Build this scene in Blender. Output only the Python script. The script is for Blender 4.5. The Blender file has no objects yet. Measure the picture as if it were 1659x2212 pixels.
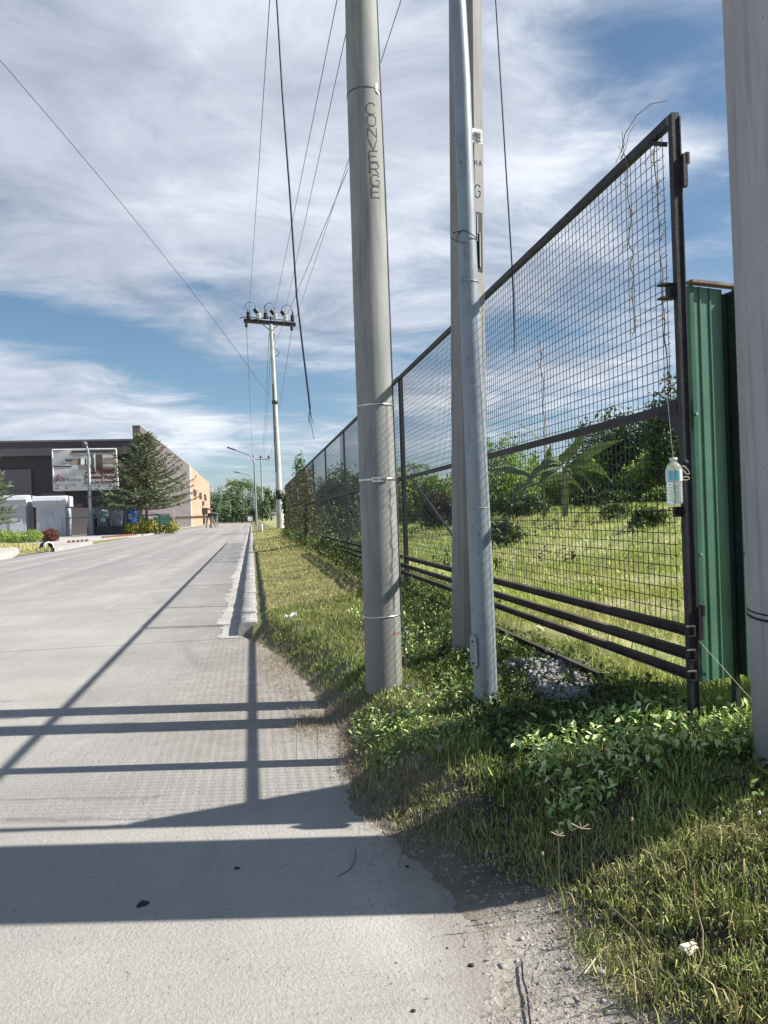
import bpy, math, random
import numpy as np
from math import sin, cos, tan, atan, atan2, radians, pi, sqrt
from mathutils import Vector, Matrix
rnd = random.Random(7); R = np.random.RandomState(11)
S = bpy.context.scene; COL = S.collection

# ------------------------------------------------------------------ camera
H = 1.5; F = 1671.0; CX, CY = 829.5, 1106.0
YAW = atan(286/F); ROLL = 0.033; PITCH = atan(3.6/F)
def ray(px, py):
    a = (px-CX)/F; b = -(py-CY)/F; c, s = cos(ROLL), sin(ROLL)
    a2 = a*c+b*s; b2 = -a*s+b*c
    fy = cos(PITCH)-b2*sin(PITCH); fz = sin(PITCH)+b2*cos(PITCH)
    return a2*cos(YAW)+fy*sin(YAW), -a2*sin(YAW)+fy*cos(YAW), fz
def G(px, py, z=0.0):
    x, y, w = ray(px, py); t = (z-H)/w; return Vector((x*t, y*t, z))
def AX(px, py, X):
    x, y, w = ray(px, py); t = X/x; return Vector((X, y*t, H+w*t))
def AY(px, py, Y):
    x, y, w = ray(px, py); t = Y/y; return Vector((x*t, Y, H+w*t))
cam = bpy.data.cameras.new('camera'); co = bpy.data.objects.new('camera', cam); COL.objects.link(co)
S.camera = co; cam.sensor_fit = 'HORIZONTAL'; cam.sensor_width = 36; cam.lens = 36*F/1659
cam.clip_start = 0.05; cam.clip_end = 5000
co.matrix_world = Matrix.Translation((0, 0, H)) @ Matrix.Rotation(-YAW, 4, 'Z') @ Matrix.Rotation(pi/2+PITCH, 4, 'X') @ Matrix.Rotation(-ROLL, 4, 'Z')

# ------------------------------------------------------------------ sun, exposure
SUN_EL = radians(42.4); SUN_AZ = radians(10.5)      # from +X, turned towards -Y
sd = Vector((cos(SUN_EL)*cos(SUN_AZ), -cos(SUN_EL)*sin(SUN_AZ), sin(SUN_EL)))
sl = bpy.data.lights.new('sun', 'SUN'); sl.energy = 3.9; sl.angle = radians(0.53); sl.color = (1.0, 0.95, 0.87)
so = bpy.data.objects.new('sun', sl); COL.objects.link(so); so.rotation_euler = sd.to_track_quat('Z', 'Y').to_euler()
S.view_settings.view_transform = 'Standard'; S.view_settings.look = 'None'
S.view_settings.exposure = 1.25; S.view_settings.gamma = 1.0
S.cycles.max_bounces = 6; S.cycles.diffuse_bounces = 3; S.cycles.glossy_bounces = 2
S.cycles.transmission_bounces = 6; S.cycles.transparent_max_bounces = 8

# ------------------------------------------------------------------ node helper
class NT:
    def __init__(s, tree): s.t = tree; s.n = tree.nodes; s.l = tree.links
    def new(s, typ, **kw):
        nd = s.n.new(typ)
        for k, v in kw.items(): setattr(nd, k, v)
        return nd
    def put(s, sock, v):
        if isinstance(v, bpy.types.NodeSocket): s.l.new(v, sock)
        elif v is not None:
            if isinstance(v, (tuple, list)) and len(v) == 3 and sock.type == 'RGBA': v = (*v, 1)
            sock.default_value = v
    def m(s, op, a, b=None, c=None, clamp=False):
        nd = s.new('ShaderNodeMath', operation=op, use_clamp=clamp)
        s.put(nd.inputs[0], a); s.put(nd.inputs[1], b)
        if c is not None: s.put(nd.inputs[2], c)
        return nd.outputs[0]
    def vm(s, op, a, b=None, sc=None):
        nd = s.new('ShaderNodeVectorMath', operation=op); s.put(nd.inputs[0], a)
        if b is not None: s.put(nd.inputs[1], b)
        if sc is not None: s.put(nd.inputs['Scale'], sc)
        return nd.outputs['Value'] if op in ('DOT_PRODUCT', 'LENGTH') else nd.outputs[0]
    def mix(s, f, a, b, mode='MIX'):
        nd = s.new('ShaderNodeMix', data_type='RGBA', blend_type=mode)
        s.put(nd.inputs[0], f); s.put(nd.inputs[6], a); s.put(nd.inputs[7], b); return nd.outputs[2]
    def noise(s, vec, scale, detail=3, rough=0.55, dist=0.0):
        nd = s.new('ShaderNodeTexNoise'); s.put(nd.inputs['Vector'], vec)
        nd.inputs['Scale'].default_value = scale; nd.inputs['Detail'].default_value = detail
        nd.inputs['Roughness'].default_value = rough; nd.inputs['Distortion'].default_value = dist
        return nd.outputs[0]
    def ss(s, x, a, b):
        nd = s.new('ShaderNodeMapRange', interpolation_type='SMOOTHSTEP'); s.put(nd.inputs[0], x)
        nd.inputs[1].default_value = a; nd.inputs[2].default_value = b; return nd.outputs[0]
    def ramp(s, x, stops):
        nd = s.new('ShaderNodeValToRGB'); s.put(nd.inputs[0], x); cr = nd.color_ramp
        while len(cr.elements) < len(stops): cr.elements.new(0.5)
        for e, (p, c) in zip(cr.elements, stops): e.position = p; e.color = (*c, 1)
        return nd.outputs[0]
    def comb(s, x, y, z=0.0):
        nd = s.new('ShaderNodeCombineXYZ'); s.put(nd.inputs[0], x); s.put(nd.inputs[1], y); s.put(nd.inputs[2], z); return nd.outputs[0]
    def sep(s, v):
        nd = s.new('ShaderNodeSeparateXYZ'); s.put(nd.inputs[0], v); return nd.outputs

# ------------------------------------------------------------------ sky: Nishita and cloud layer
W = bpy.data.worlds.new('World'); S.world = W; W.use_nodes = True
w = NT(W.node_tree); w.n.clear()
sky = w.new('ShaderNodeTexSky', sky_type='NISHITA'); sky.sun_disc = False
sky.sun_elevation = SUN_EL; sky.sun_rotation = pi/2+SUN_AZ; sky.air_density = 1.0; sky.dust_density = 0.6; sky.ozone_density = 2.0
tc = w.new('ShaderNodeTexCoord'); d = tc.outputs['Generated']
fwd = w.vm('DOT_PRODUCT', d, (sin(YAW), cos(YAW), 0)); lat = w.vm('DOT_PRODUCT', d, (cos(YAW), -sin(YAW), 0))
dz = w.sep(d)[2]
fw = w.m('MAXIMUM', fwd, 0.12)
u = w.m('DIVIDE', lat, fw); v = w.m('DIVIDE', dz, fw)          # a fixed compass frame looking up the road
zc = w.m('ADD', w.m('MAXIMUM', dz, 0.0), 0.13)
pl = w.vm('SCALE', d, sc=w.m('DIVIDE', 1.0, zc))
pl2 = w.vm('MULTIPLY', pl, (1.0, 1.0, 0.0))
warp = w.noise(pl2, 0.55, 3, 0.5)
plw = w.vm('ADD', pl2, w.comb(w.m('MULTIPLY', warp, 1.2), w.m('MULTIPLY', warp, -0.9)))
n1 = w.noise(w.vm('MULTIPLY', plw, (0.75, 1.2, 1)), 0.9, 5, 0.58, 0.3)
n2 = w.noise(w.vm('MULTIPLY', plw, (1.0, 1.5, 1)), 2.6, 8, 0.60, 0.5)
n4 = w.noise(w.vm('MULTIPLY', plw, (0.9, 1.5, 1)), 8.0, 5, 0.6, 0.3)
n3 = w.noise(w.vm('ADD', pl2, (7.3, 2.1, 0)), 0.8, 4, 0.5, 0.2)
def blob(px, py, rx, ry, rot, wt):
    uu = (px-CX)/F; vv = (1109.6-py)/F; a = radians(rot)
    dx = w.m('SUBTRACT', u, uu); dy = w.m('SUBTRACT', v, vv)
    x1 = w.m('MULTIPLY', w.m('ADD', w.m('MULTIPLY', dx, cos(a)), w.m('MULTIPLY', dy, sin(a))), F/rx)
    y1 = w.m('MULTIPLY', w.m('ADD', w.m('MULTIPLY', dx, -sin(a)), w.m('MULTIPLY', dy, cos(a))), F/ry)
    r2 = w.m('ADD', w.m('MULTIPLY', x1, x1), w.m('MULTIPLY', y1, y1))
    return w.m('MULTIPLY', w.m('POWER', 2.718, w.m('MULTIPLY', r2, -1.0)), wt)
BL = [(300, 180, 620, 400, 0, .9), (560, 480, 380, 170, -22, .45), (200, 560, 260, 60, -14, .35),
      (40, 800, 190, 60, -6, .75), (150, 885, 420, 50, -3, .65), (450, 900, 260, 25, -2, .3), (560, 730, 220, 40, -10, .22), (900, 330, 260, 330, 0, .5),
      (1150, 250, 210, 260, 0, .45), (1300, 560, 260, 110, 20, .5), (1500, 345, 130, 45, 14, .5), (1250, 820, 300, 50, 8, .45), (1450, 700, 120, 60, 10, .25), (930, 860, 130, 60, 8, .3),
      (420, 600, 80, 22, -12, -.5), (90, 665, 300, 60, -10, -.6), (400, 790, 260, 50, -22, -.45), (1400, 130, 200, 110, 0, -.35), (1120, 720, 140, 60, 5, -.35),
      (1500, 520, 120, 120, 0, -.2), (640, 850, 160, 60, 0, -.3), (300, 955, 900, 30, 0, .12), (700, 960, 300, 22, 0, .25), (800, 690, 200, 40, 0, .1)]
acc = 0.22
for b in BL: acc = w.m('ADD', acc, blob(*b))
acc = w.m('ADD', acc, w.m('MULTIPLY', w.m('SUBTRACT', n1, 0.5), 1.0))
acc = w.m('ADD', acc, w.m('MULTIPLY', w.m('SUBTRACT', n2, 0.5), 1.3))
acc = w.m('ADD', acc, w.m('MULTIPLY', w.m('SUBTRACT', n4, 0.5), 0.35))
mask = w.ss(acc, -0.05, 0.92)
mask = w.m('MULTIPLY', mask, 0.93)
cs = w.m('ADD', w.m('ADD', w.m('MULTIPLY', n3, 0.55), w.m('MULTIPLY', n2, 0.35)), w.m('MULTIPLY', n4, 0.10))
cc = w.ramp(cs, [(0.36, (0.34, 0.385, 0.47)), (0.50, (0.55, 0.60, 0.69)), (0.60, (0.78, 0.82, 0.89)), (0.7, (0.92, 0.94, 0.97))])
b1 = w.new('ShaderNodeBackground'); w.put(b1.inputs[0], w.mix(1.0, sky.outputs[0], w.mix(w.ss(dz, 0.0, 0.25), (0.72, 0.82, 0.95), (0.74, 0.84, 0.86)), 'MULTIPLY')); b1.inputs[1].default_value = 0.056
b2 = w.new('ShaderNodeBackground'); w.put(b2.inputs[0], cc); b2.inputs[1].default_value = 0.515
ms = w.new('ShaderNodeMixShader'); w.put(ms.inputs[0], mask); w.l.new(b1.outputs[0], ms.inputs[1]); w.l.new(b2.outputs[0], ms.inputs[2])
wo = w.new('ShaderNodeOutputWorld'); w.l.new(ms.outputs[0], wo.inputs[0])

# ------------------------------------------------------------------ materials
def newmat(name):
    m = bpy.data.materials.new(name); m.use_nodes = True; t = NT(m.node_tree)
    p = t.n['Principled BSDF']; return m, t, p
def objco(t): return t.new('ShaderNodeTexCoord').outputs['Object']
def bump(t, p, h, strength, dist=0.01):
    b = t.new('ShaderNodeBump'); b.inputs['Strength'].default_value = strength; b.inputs['Distance'].default_value = dist
    t.put(b.inputs['Height'], h); t.l.new(b.outputs[0], p.inputs['Normal'])
def plain(name, col, rough=0.6, metal=0.0, var=0.25, scale=6, bmp=0.0):
    m, t, p = newmat(name); o = objco(t)
    n = t.noise(o, scale, 5, 0.6)
    c = t.mix(t.ss(n, 0.3, 0.72), tuple(x*(1-var) for x in col), tuple(min(1, x*(1+var)) for x in col))
    t.put(p.inputs['Base Color'], c); p.inputs['Roughness'].default_value = rough; p.inputs['Metallic'].default_value = metal
    if bmp: bump(t, p, t.noise(o, scale*6, 4), bmp)
    return m
def concrete_pole(name, col, tint):
    m, t, p = newmat(name); o = objco(t)
    a = t.noise(t.vm('MULTIPLY', o, (1, 1, 0.35)), 5, 5, 0.6); b = t.noise(o, 60, 3, 0.7); st = t.noise(t.vm('MULTIPLY', o, (14, 14, 0.8)), 1.5, 3)
    c = t.mix(t.ss(a, 0.3, 0.7), col, tint)
    c = t.mix(t.m('MULTIPLY', t.ss(st, 0.5, 0.7), 0.45), c, tuple(x*0.6 for x in col))
    c = t.mix(t.m('MULTIPLY', t.ss(b, 0.62, 0.74), 0.45), c, (0.13, 0.125, 0.12))
    vo = t.new('ShaderNodeTexVoronoi', feature='F1'); t.put(vo.inputs['Vector'], o); vo.inputs['Scale'].default_value = 22
    pit = t.m('MULTIPLY', t.ss(vo.outputs['Distance'], 0.10, 0.06), t.ss(a, 0.5, 0.56)); c = t.mix(t.m('MULTIPLY', pit, 0.7), c, (0.06, 0.06, 0.06))
    low = t.ss(t.sep(o)[2], 0.75, 0.2)
    c = t.mix(t.m('MULTIPLY', t.m('MULTIPLY', low, t.ss(a, 0.3, 0.6)), 0.55), c, (0.17, 0.155, 0.125))
    t.put(p.inputs['Base Color'], c); p.inputs['Roughness'].default_value = 0.85
    bump(t, p, t.m('ADD', t.m('MULTIPLY', b, 0.5), a), 0.35, 0.006); return m
M = {}
M['pole1'] = concrete_pole('spun_concrete', (0.215, 0.222, 0.218), (0.30, 0.302, 0.295))
M['pole2'] = concrete_pole('cast_concrete', (0.235, 0.225, 0.225), (0.30, 0.29, 0.288))
M['pole4'] = concrete_pole('smooth_concrete', (0.33, 0.315, 0.325), (0.41, 0.39, 0.40))
def galvanised():
    m, t, p = newmat('galvanised_steel'); o = objco(t)
    vo = t.new('ShaderNodeTexVoronoi'); t.put(vo.inputs['Vector'], t.vm('MULTIPLY', o, (1, 1, 0.4))); vo.inputs['Scale'].default_value = 26
    n = t.noise(o, 5, 5, 0.65); sp = t.noise(t.vm('MULTIPLY', o, (1, 1, 0.5)), 38, 2, 0.6)
    c = t.mix(t.m('MULTIPLY', t.sep(vo.outputs['Color'])[0], 0.4), (0.22, 0.25, 0.29), (0.36, 0.385, 0.41))
    c = t.mix(t.ss(n, 0.45, 0.7), c, (0.26, 0.33, 0.37))
    c = t.mix(t.ss(sp, 0.68, 0.74), c, (0.06, 0.07, 0.09))
    t.put(p.inputs['Base Color'], c); p.inputs['Metallic'].default_value = 0.25
    t.put(p.inputs['Roughness'], t.m('ADD', 0.34, t.m('MULTIPLY', n, 0.25))); bump(t, p, t.m('ADD', n, sp), 0.15, 0.004); return m
M['galv'] = galvanised()
M['railbrown'] = plain('weathered_rail', (0.055, 0.040, 0.034), 0.85, 0.0, 0.5, 3.5, 0.2)
M['steel'] = plain('painted_dark_steel', (0.020, 0.019, 0.026), 0.62, 0.0, 0.5, 9, 0.15)
M['wire'] = plain('black_wire', (0.010, 0.012, 0.026), 0.7, 0.0, 0.3)
M['cable'] = plain('cable_rubber', (0.012, 0.013, 0.03), 0.45)
M['wiregrey'] = plain('aluminium_wire', (0.10, 0.11, 0.13), 0.5, 0.3)
M['strap'] = plain('strap_metal', (0.62, 0.62, 0.62), 0.3, 0.8, 0.3, 30)
M['green'] = plain('green_painted_sheet', (0.068, 0.175, 0.118), 0.38, 0.0, 0.22, 2.5)
M['greend'] = plain('dark_green_steel_and_shade', (0.015, 0.03, 0.028), 0.5)
M['rust'] = plain('rusty_cap', (0.20, 0.14, 0.11), 0.8, 0, 0.4, 14)
M['paint'] = plain('stencil_paint', (0.055, 0.065, 0.045), 0.8, 0, 0.5, 30)
M['black'] = plain('black_plastic', (0.015, 0.015, 0.02), 0.5)
M['white'] = plain('white_paint', (0.72, 0.72, 0.70), 0.6, 0, 0.08, 4)
M['dwall'] = plain('brown_render', (0.135, 0.112, 0.12), 0.9, 0, 0.10, 0.12)
M['dfas'] = plain('dark_fascia', (0.085, 0.075, 0.085), 0.85, 0, 0.10, 0.2)
M['dpan'] = plain('taupe_panel', (0.17, 0.15, 0.155), 0.85, 0, 0.06, 0.2)
M['orange'] = plain('orange_render', (0.50, 0.295, 0.205), 0.9, 0, 0.06, 0.15)
M['glassd'] = plain('dark_glass', (0.03, 0.03, 0.035), 0.15, 0, 0.2)
M['shutter'] = plain('pale_shutter', (0.44, 0.47, 0.54), 0.5, 0.1, 0.06, 0.5)
M['tarp'] = plain('pale_canopy', (0.46, 0.48, 0.53), 0.7, 0, 0.1, 2)
M['blue'] = plain('blue_plastic', (0.03, 0.12, 0.42), 0.35, 0, 0.15, 2)
M['navy'] = plain('navy_plastic', (0.03, 0.06, 0.17), 0.4, 0, 0.15, 2)
M['gdrum'] = plain('greygreen_plastic', (0.17, 0.23, 0.24), 0.5, 0, 0.2, 2)
M['ldrum'] = plain('grey_plastic', (0.30, 0.31, 0.36), 0.5, 0, 0.2, 2)
M['brick'] = plain('red_brick', (0.24, 0.12, 0.09), 0.9, 0, 0.4, 3)
M['kerb'] = plain('kerb_concrete', (0.34, 0.325, 0.31), 0.9, 0, 0.28, 4, 0.6)
M['pave'] = plain('pavement_concrete', (0.40, 0.38, 0.35), 0.9, 0, 0.12, 1.2, 0.3)
M['signg'] = plain('sign_green', (0.03, 0.14, 0.08), 0.5)
M['bark'] = plain('bark', (0.11, 0.085, 0.06), 0.9, 0, 0.35, 6, 0.6)
M['stem'] = plain('banana_stem', (0.20, 0.21, 0.09), 0.7, 0, 0.35, 4)
M['twig'] = plain('dry_twig', (0.20, 0.15, 0.10), 0.9, 0, 0.3, 12)
M['rock'] = plain('rock', (0.30, 0.285, 0.27), 0.9, 0, 0.4, 14, 0.8)
M['drock'] = plain('dark_clod', (0.045, 0.04, 0.035), 0.95, 0, 0.4, 25, 0.8)
M['ash'] = plain('pale_rubble', (0.27, 0.265, 0.285), 0.95, 0, 0.35, 18, 0.8)
M['paper'] = plain('white_paper', (0.78, 0.78, 0.76), 0.7, 0, 0.06, 9)
M['wood'] = plain('cut_wood', (0.62, 0.56, 0.45), 0.8, 0, 0.15, 12)
M['bannerw'] = plain('banner_cloth', (0.42, 0.42, 0.42), 0.8, 0, 0.10, 1)
M['maroon'] = plain('banner_maroon', (0.13, 0.045, 0.05), 0.8)
M['tan'] = plain('banner_tan', (0.25, 0.20, 0.15), 0.8, 0, 0.3, 1.2)
M['dtan'] = plain('banner_dark', (0.07, 0.055, 0.05), 0.8, 0, 0.3, 1.2)
M['redt'] = plain('banner_red', (0.20, 0.04, 0.05), 0.8)
M['greyt'] = plain('banner_grey', (0.10, 0.12, 0.11), 0.8)
M['redp'] = plain('red_marker', (0.35, 0.09, 0.06), 0.8)
M['porc'] = plain('white_porcelain', (0.62, 0.64, 0.68), 0.3)
M['cyan'] = plain('label_cyan', (0.12, 0.55, 0.66), 0.35, 0, 0.1)
M['rope'] = plain('tie_wire', (0.6, 0.6, 0.55), 0.5, 0.2)

def leafmat(name, cols, rough=0.5, trans=0.14, spec=0.14, nscale=0.8, straw=None, strawamt=0.0):
    m, t, p = newmat(name); o = objco(t)
    ri = t.new('ShaderNodeNewGeometry').outputs['Random Per Island']
    n = t.noise(o, nscale, 4, 0.6)
    f = t.m('ADD', t.m('MULTIPLY', ri, 0.55), t.m('MULTIPLY', n, 0.6), clamp=True)
    c = t.ramp(f, [(0.25+0.5*i/(len(cols)-1), k) for i, k in enumerate(cols)])
    if straw:
        n2 = t.noise(t.vm('ADD', o, (31, 7, 3)), nscale*1.7, 3, 0.6)
        s_ = t.m('MULTIPLY', t.ss(t.m('ADD', n2, t.m('MULTIPLY', t.m('FRACT', t.m('MULTIPLY', ri, 17.3)), 0.35)), 0.85-strawamt, 1.0-strawamt), 0.9)
        c = t.mix(s_, c, straw)
    t.put(p.inputs['Base Color'], c); p.inputs['Roughness'].default_value = rough
    p.inputs['Specular IOR Level'].default_value = spec
    tr = t.new('ShaderNodeBsdfTranslucent'); t.put(tr.inputs[0], t.mix(0.5, c, (0.12, 0.16, 0.02)))
    mx = t.new('ShaderNodeMixShader'); mx.inputs[0].default_value = trans
    t.l.new(p.outputs[0], mx.inputs[1]); t.l.new(tr.outputs[0], mx.inputs[2])
    t.l.new(mx.outputs[0], t.n['Material Output'].inputs[0]); return m
M['grass'] = leafmat('green_grass', [(0.02, 0.04, 0.01), (0.065, 0.12, 0.02), (0.20, 0.29, 0.055), (0.50, 0.55, 0.20)], straw=(0.40, 0.34, 0.18), strawamt=0.17, nscale=1.1)
M['lawn'] = leafmat('dry_lawn', [(0.14, 0.18, 0.04), (0.36, 0.41, 0.10), (0.56, 0.56, 0.19), (0.70, 0.66, 0.32)], straw=(0.42, 0.35, 0.19), strawamt=0.24, nscale=0.9)
M['field'] = leafmat('field_grass', trans=0.28, cols=[(0.14, 0.24, 0.04), (0.33, 0.46, 0.08), (0.48, 0.60, 0.13), (0.62, 0.66, 0.24)], straw=(0.50, 0.45, 0.22), strawamt=0.2, nscale=0.3)
M['straw'] = leafmat('straw', [(0.26, 0.20, 0.13), (0.36, 0.29, 0.20), (0.45, 0.38, 0.28)], trans=0.15)
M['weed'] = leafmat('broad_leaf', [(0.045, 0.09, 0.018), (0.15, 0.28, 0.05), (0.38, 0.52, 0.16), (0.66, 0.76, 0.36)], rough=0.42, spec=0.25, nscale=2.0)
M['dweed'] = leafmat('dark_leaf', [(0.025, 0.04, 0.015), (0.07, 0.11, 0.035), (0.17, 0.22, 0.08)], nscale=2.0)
M['bush'] = leafmat('bush_leaf', trans=0.42, cols=[(0.09, 0.16, 0.045), (0.18, 0.29, 0.075), (0.32, 0.44, 0.14)], nscale=0.6)
M['bush2'] = leafmat('bright_bush_leaf', trans=0.42, cols=[(0.16, 0.27, 0.06), (0.30, 0.44, 0.10), (0.44, 0.56, 0.17)], nscale=0.5)
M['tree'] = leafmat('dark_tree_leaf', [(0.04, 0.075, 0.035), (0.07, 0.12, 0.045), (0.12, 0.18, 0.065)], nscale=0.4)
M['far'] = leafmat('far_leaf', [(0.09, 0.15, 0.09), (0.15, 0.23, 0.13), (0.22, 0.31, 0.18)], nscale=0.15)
M['conifer'] = leafmat('conifer_needles', [(0.07, 0.10, 0.06), (0.13, 0.17, 0.10), (0.23, 0.27, 0.16)], trans=0.2, nscale=0.5)
M['yellow'] = leafmat('yellow_leaf', [(0.20, 0.22, 0.04), (0.32, 0.32, 0.07), (0.42, 0.38, 0.12)], nscale=0.5)
M['red'] = leafmat('red_leaf', [(0.09, 0.03, 0.03), (0.15, 0.05, 0.05), (0.2, 0.09, 0.07)], nscale=0.6)
M['banana'] = leafmat('banana_leaf', [(0.05, 0.10, 0.045), (0.09, 0.15, 0.07), (0.16, 0.23, 0.12)], rough=0.35, nscale=1.2)
M['vine'] = leafmat('dry_vine_leaf', [(0.07, 0.06, 0.03), (0.12, 0.09, 0.05), (0.10, 0.12, 0.04)], nscale=0.5)

def road_mat():
    m, t, p = newmat('road_concrete'); o = objco(t); xyz = t.sep(o)
    big = t.noise(o, 0.5, 5, 0.6); fine = t.noise(o, 55, 4, 0.75); mid = t.noise(o, 6, 4, 0.6)
    br = t.noise(t.vm('MULTIPLY', o, (0.6, 26, 1)), 1.6, 3, 0.6)
    c = t.mix(t.ss(big, 0.3, 0.7), (0.29, 0.277, 0.258), (0.385, 0.368, 0.342))
    c = t.mix(t.m('MULTIPLY', t.ss(br, 0.5, 0.75), 0.28), c, (0.21, 0.20, 0.185))
    c = t.mix(t.m('MULTIPLY', t.ss(mid, 0.5, 0.8), 0.3), c, (0.25, 0.235, 0.215))
    c = t.mix(t.m('MULTIPLY', t.ss(fine, 0.57, 0.70), 0.5), c, (0.15, 0.145, 0.135))
    c = t.mix(t.m('MULTIPLY', t.ss(fine, 0.43, 0.3), 0.35), c, (0.50, 0.48, 0.45))
    # soil carried onto the right edge, and a greyer tone further up the road
    ex = t.m('MULTIPLY', t.ss(xyz[0], -1.4, 0.2), t.m('MULTIPLY', t.ss(xyz[1], 4.0, 6.0), t.ss(xyz[1], 60.0, 12.0)))
    c = t.mix(t.m('MULTIPLY', t.m('MULTIPLY', ex, t.ss(mid, 0.25, 0.6)), 0.6), c, (0.225, 0.185, 0.15))
    farf = t.ss(xyz[1], 5.0, 30.0)
    tr = t.noise(t.vm('MULTIPLY', o, (1.2, 0.02, 1)), 1.0, 3, 0.5)
    c = t.mix(t.m('MULTIPLY', farf, t.ss(tr, 0.2, 0.7)), c, (0.215, 0.205, 0.208))
    dn = t.noise(o, 9, 5, 0.7)
    c = t.mix(t.m('MULTIPLY', t.ss(t.m('ADD', xyz[0], t.m('MULTIPLY', dn, 0.35)), 0.62, 0.86), t.m('MULTIPLY', t.ss(xyz[1], 7.0, 4.5), 0.75)), c, (0.25, 0.225, 0.195))
    pt = t.new('ShaderNodeTexVoronoi', feature='F1'); t.put(pt.inputs['Vector'], o); pt.inputs['Scale'].default_value = 30
    c = t.mix(t.m('MULTIPLY', t.ss(pt.outputs['Distance'], 0.16, 0.08), t.m('MULTIPLY', t.ss(mid, 0.45, 0.6), 0.8)), c, (0.07, 0.065, 0.06))
    ln = t.noise(t.vm('MULTIPLY', t.vm('ADD', o, t.comb(t.m('MULTIPLY', mid, 0.15), t.m('MULTIPLY', mid, 0.05))), (1.2, 55, 1)), 1.0, 2, 0.5)
    c = t.mix(t.m('MULTIPLY', t.ss(ln, 0.66, 0.72), t.m('MULTIPLY', t.ss(big, 0.45, 0.6), 0.4)), c, (0.14, 0.13, 0.12))
    stn = t.noise(t.vm('ADD', t.vm('MULTIPLY', o, (1, 0.35, 1)), (5, 9, 0)), 0.9, 6, 0.65, 0.8)
    c = t.mix(t.m('MULTIPLY', t.ss(stn, 0.54, 0.68), 0.38), c, (0.17, 0.162, 0.152))
    c = t.mix(t.m('MULTIPLY', t.ss(stn, 0.42, 0.32), 0.35), c, (0.46, 0.44, 0.41))
    # sawn joints
    jt = t.m('ABSOLUTE', t.m('SUBTRACT', t.m('MODULO', t.m('ADD', xyz[1], 0.12), 4.0), 2.0))
    wob = t.m('MULTIPLY', t.m('SUBTRACT', mid, 0.5), 0.02)
    j = t.ss(t.m('ADD', jt, wob), 0.018, 0.006)
    j = t.m('MULTIPLY', j, t.ss(xyz[1], 9.0, 9.2))
    c = t.mix(t.m('MULTIPLY', j, 0.8), c, (0.07, 0.065, 0.06))
    t.put(p.inputs['Base Color'], c); p.inputs['Roughness'].default_value = 0.88
    fine2 = t.noise(o, 130, 3, 0.7)
    c = t.mix(t.m('MULTIPLY', t.ss(fine2, 0.56, 0.68), 0.5), c, (0.13, 0.125, 0.115)); t.put(p.inputs['Base Color'], c)
    hgt = t.m('ADD', t.m('ADD', fine, t.m('MULTIPLY', br, 0.35)), t.m('MULTIPLY', mid, 0.6))
    bump(t, p, hgt, 0.75, 0.014); return m
M['road'] = road_mat()
def ground_mat():
    m, t, p = newmat('soil_and_turf'); o = objco(t); xyz = t.sep(o)
    n = t.noise(o, 2.2, 5, 0.65); f = t.noise(o, 40, 4, 0.7); l = t.noise(o, 0.35, 4, 0.6)
    soil = t.mix(t.ss(n, 0.25, 0.55), (0.20, 0.17, 0.14), (0.33, 0.30, 0.265))
    soil = t.mix(t.ss(f, 0.5, 0.7), soil, (0.38, 0.355, 0.315))
    soil = t.mix(t.m('MULTIPLY', t.ss(t.noise(o, 25, 4, 0.7), 0.52, 0.64), 0.6), soil, (0.10, 0.088, 0.072))
    soil = t.mix(t.ss(t.m('ADD', xyz[0], t.m('MULTIPLY', n, 0.5)), 1.15, 1.45), soil, (0.03, 0.025, 0.018))  # near-black under the grass: shade between blades put into the soil colour
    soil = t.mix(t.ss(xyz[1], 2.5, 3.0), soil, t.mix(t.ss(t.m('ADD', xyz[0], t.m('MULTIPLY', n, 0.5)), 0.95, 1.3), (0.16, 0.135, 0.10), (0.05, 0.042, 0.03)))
    turf = t.mix(t.ss(n, 0.3, 0.7), (0.10, 0.10, 0.04), (0.20, 0.19, 0.085))
    fieldc = t.mix(t.ss(l, 0.4, 0.6), (0.17, 0.22, 0.06), (0.36, 0.33, 0.17))
    c = soil
    c = t.mix(t.ss(xyz[1], 5.5, 9), c, turf)
    c = t.mix(t.ss(xyz[0], 2.2, 2.9), c, fieldc)
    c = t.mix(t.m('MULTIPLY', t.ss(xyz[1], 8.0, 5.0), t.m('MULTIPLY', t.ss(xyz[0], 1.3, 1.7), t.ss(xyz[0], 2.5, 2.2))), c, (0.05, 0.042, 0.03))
    t.put(p.inputs['Base Color'], c); p.inputs['Roughness'].default_value = 0.95
    bump(t, p, t.m('ADD', f, t.m('MULTIPLY', n, 2)), 0.7, 0.02); return m
M['ground'] = ground_mat()
def pet():
    m, t, p = newmat('clear_pet'); p.inputs['Base Color'].default_value = (0.9, 0.96, 0.97, 1); p.inputs['Roughness'].default_value = 0.06
    p.inputs['Transmission Weight'].default_value = 0.75; p.inputs['IOR'].default_value = 1.3; return m
M['pet'] = pet()

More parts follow.
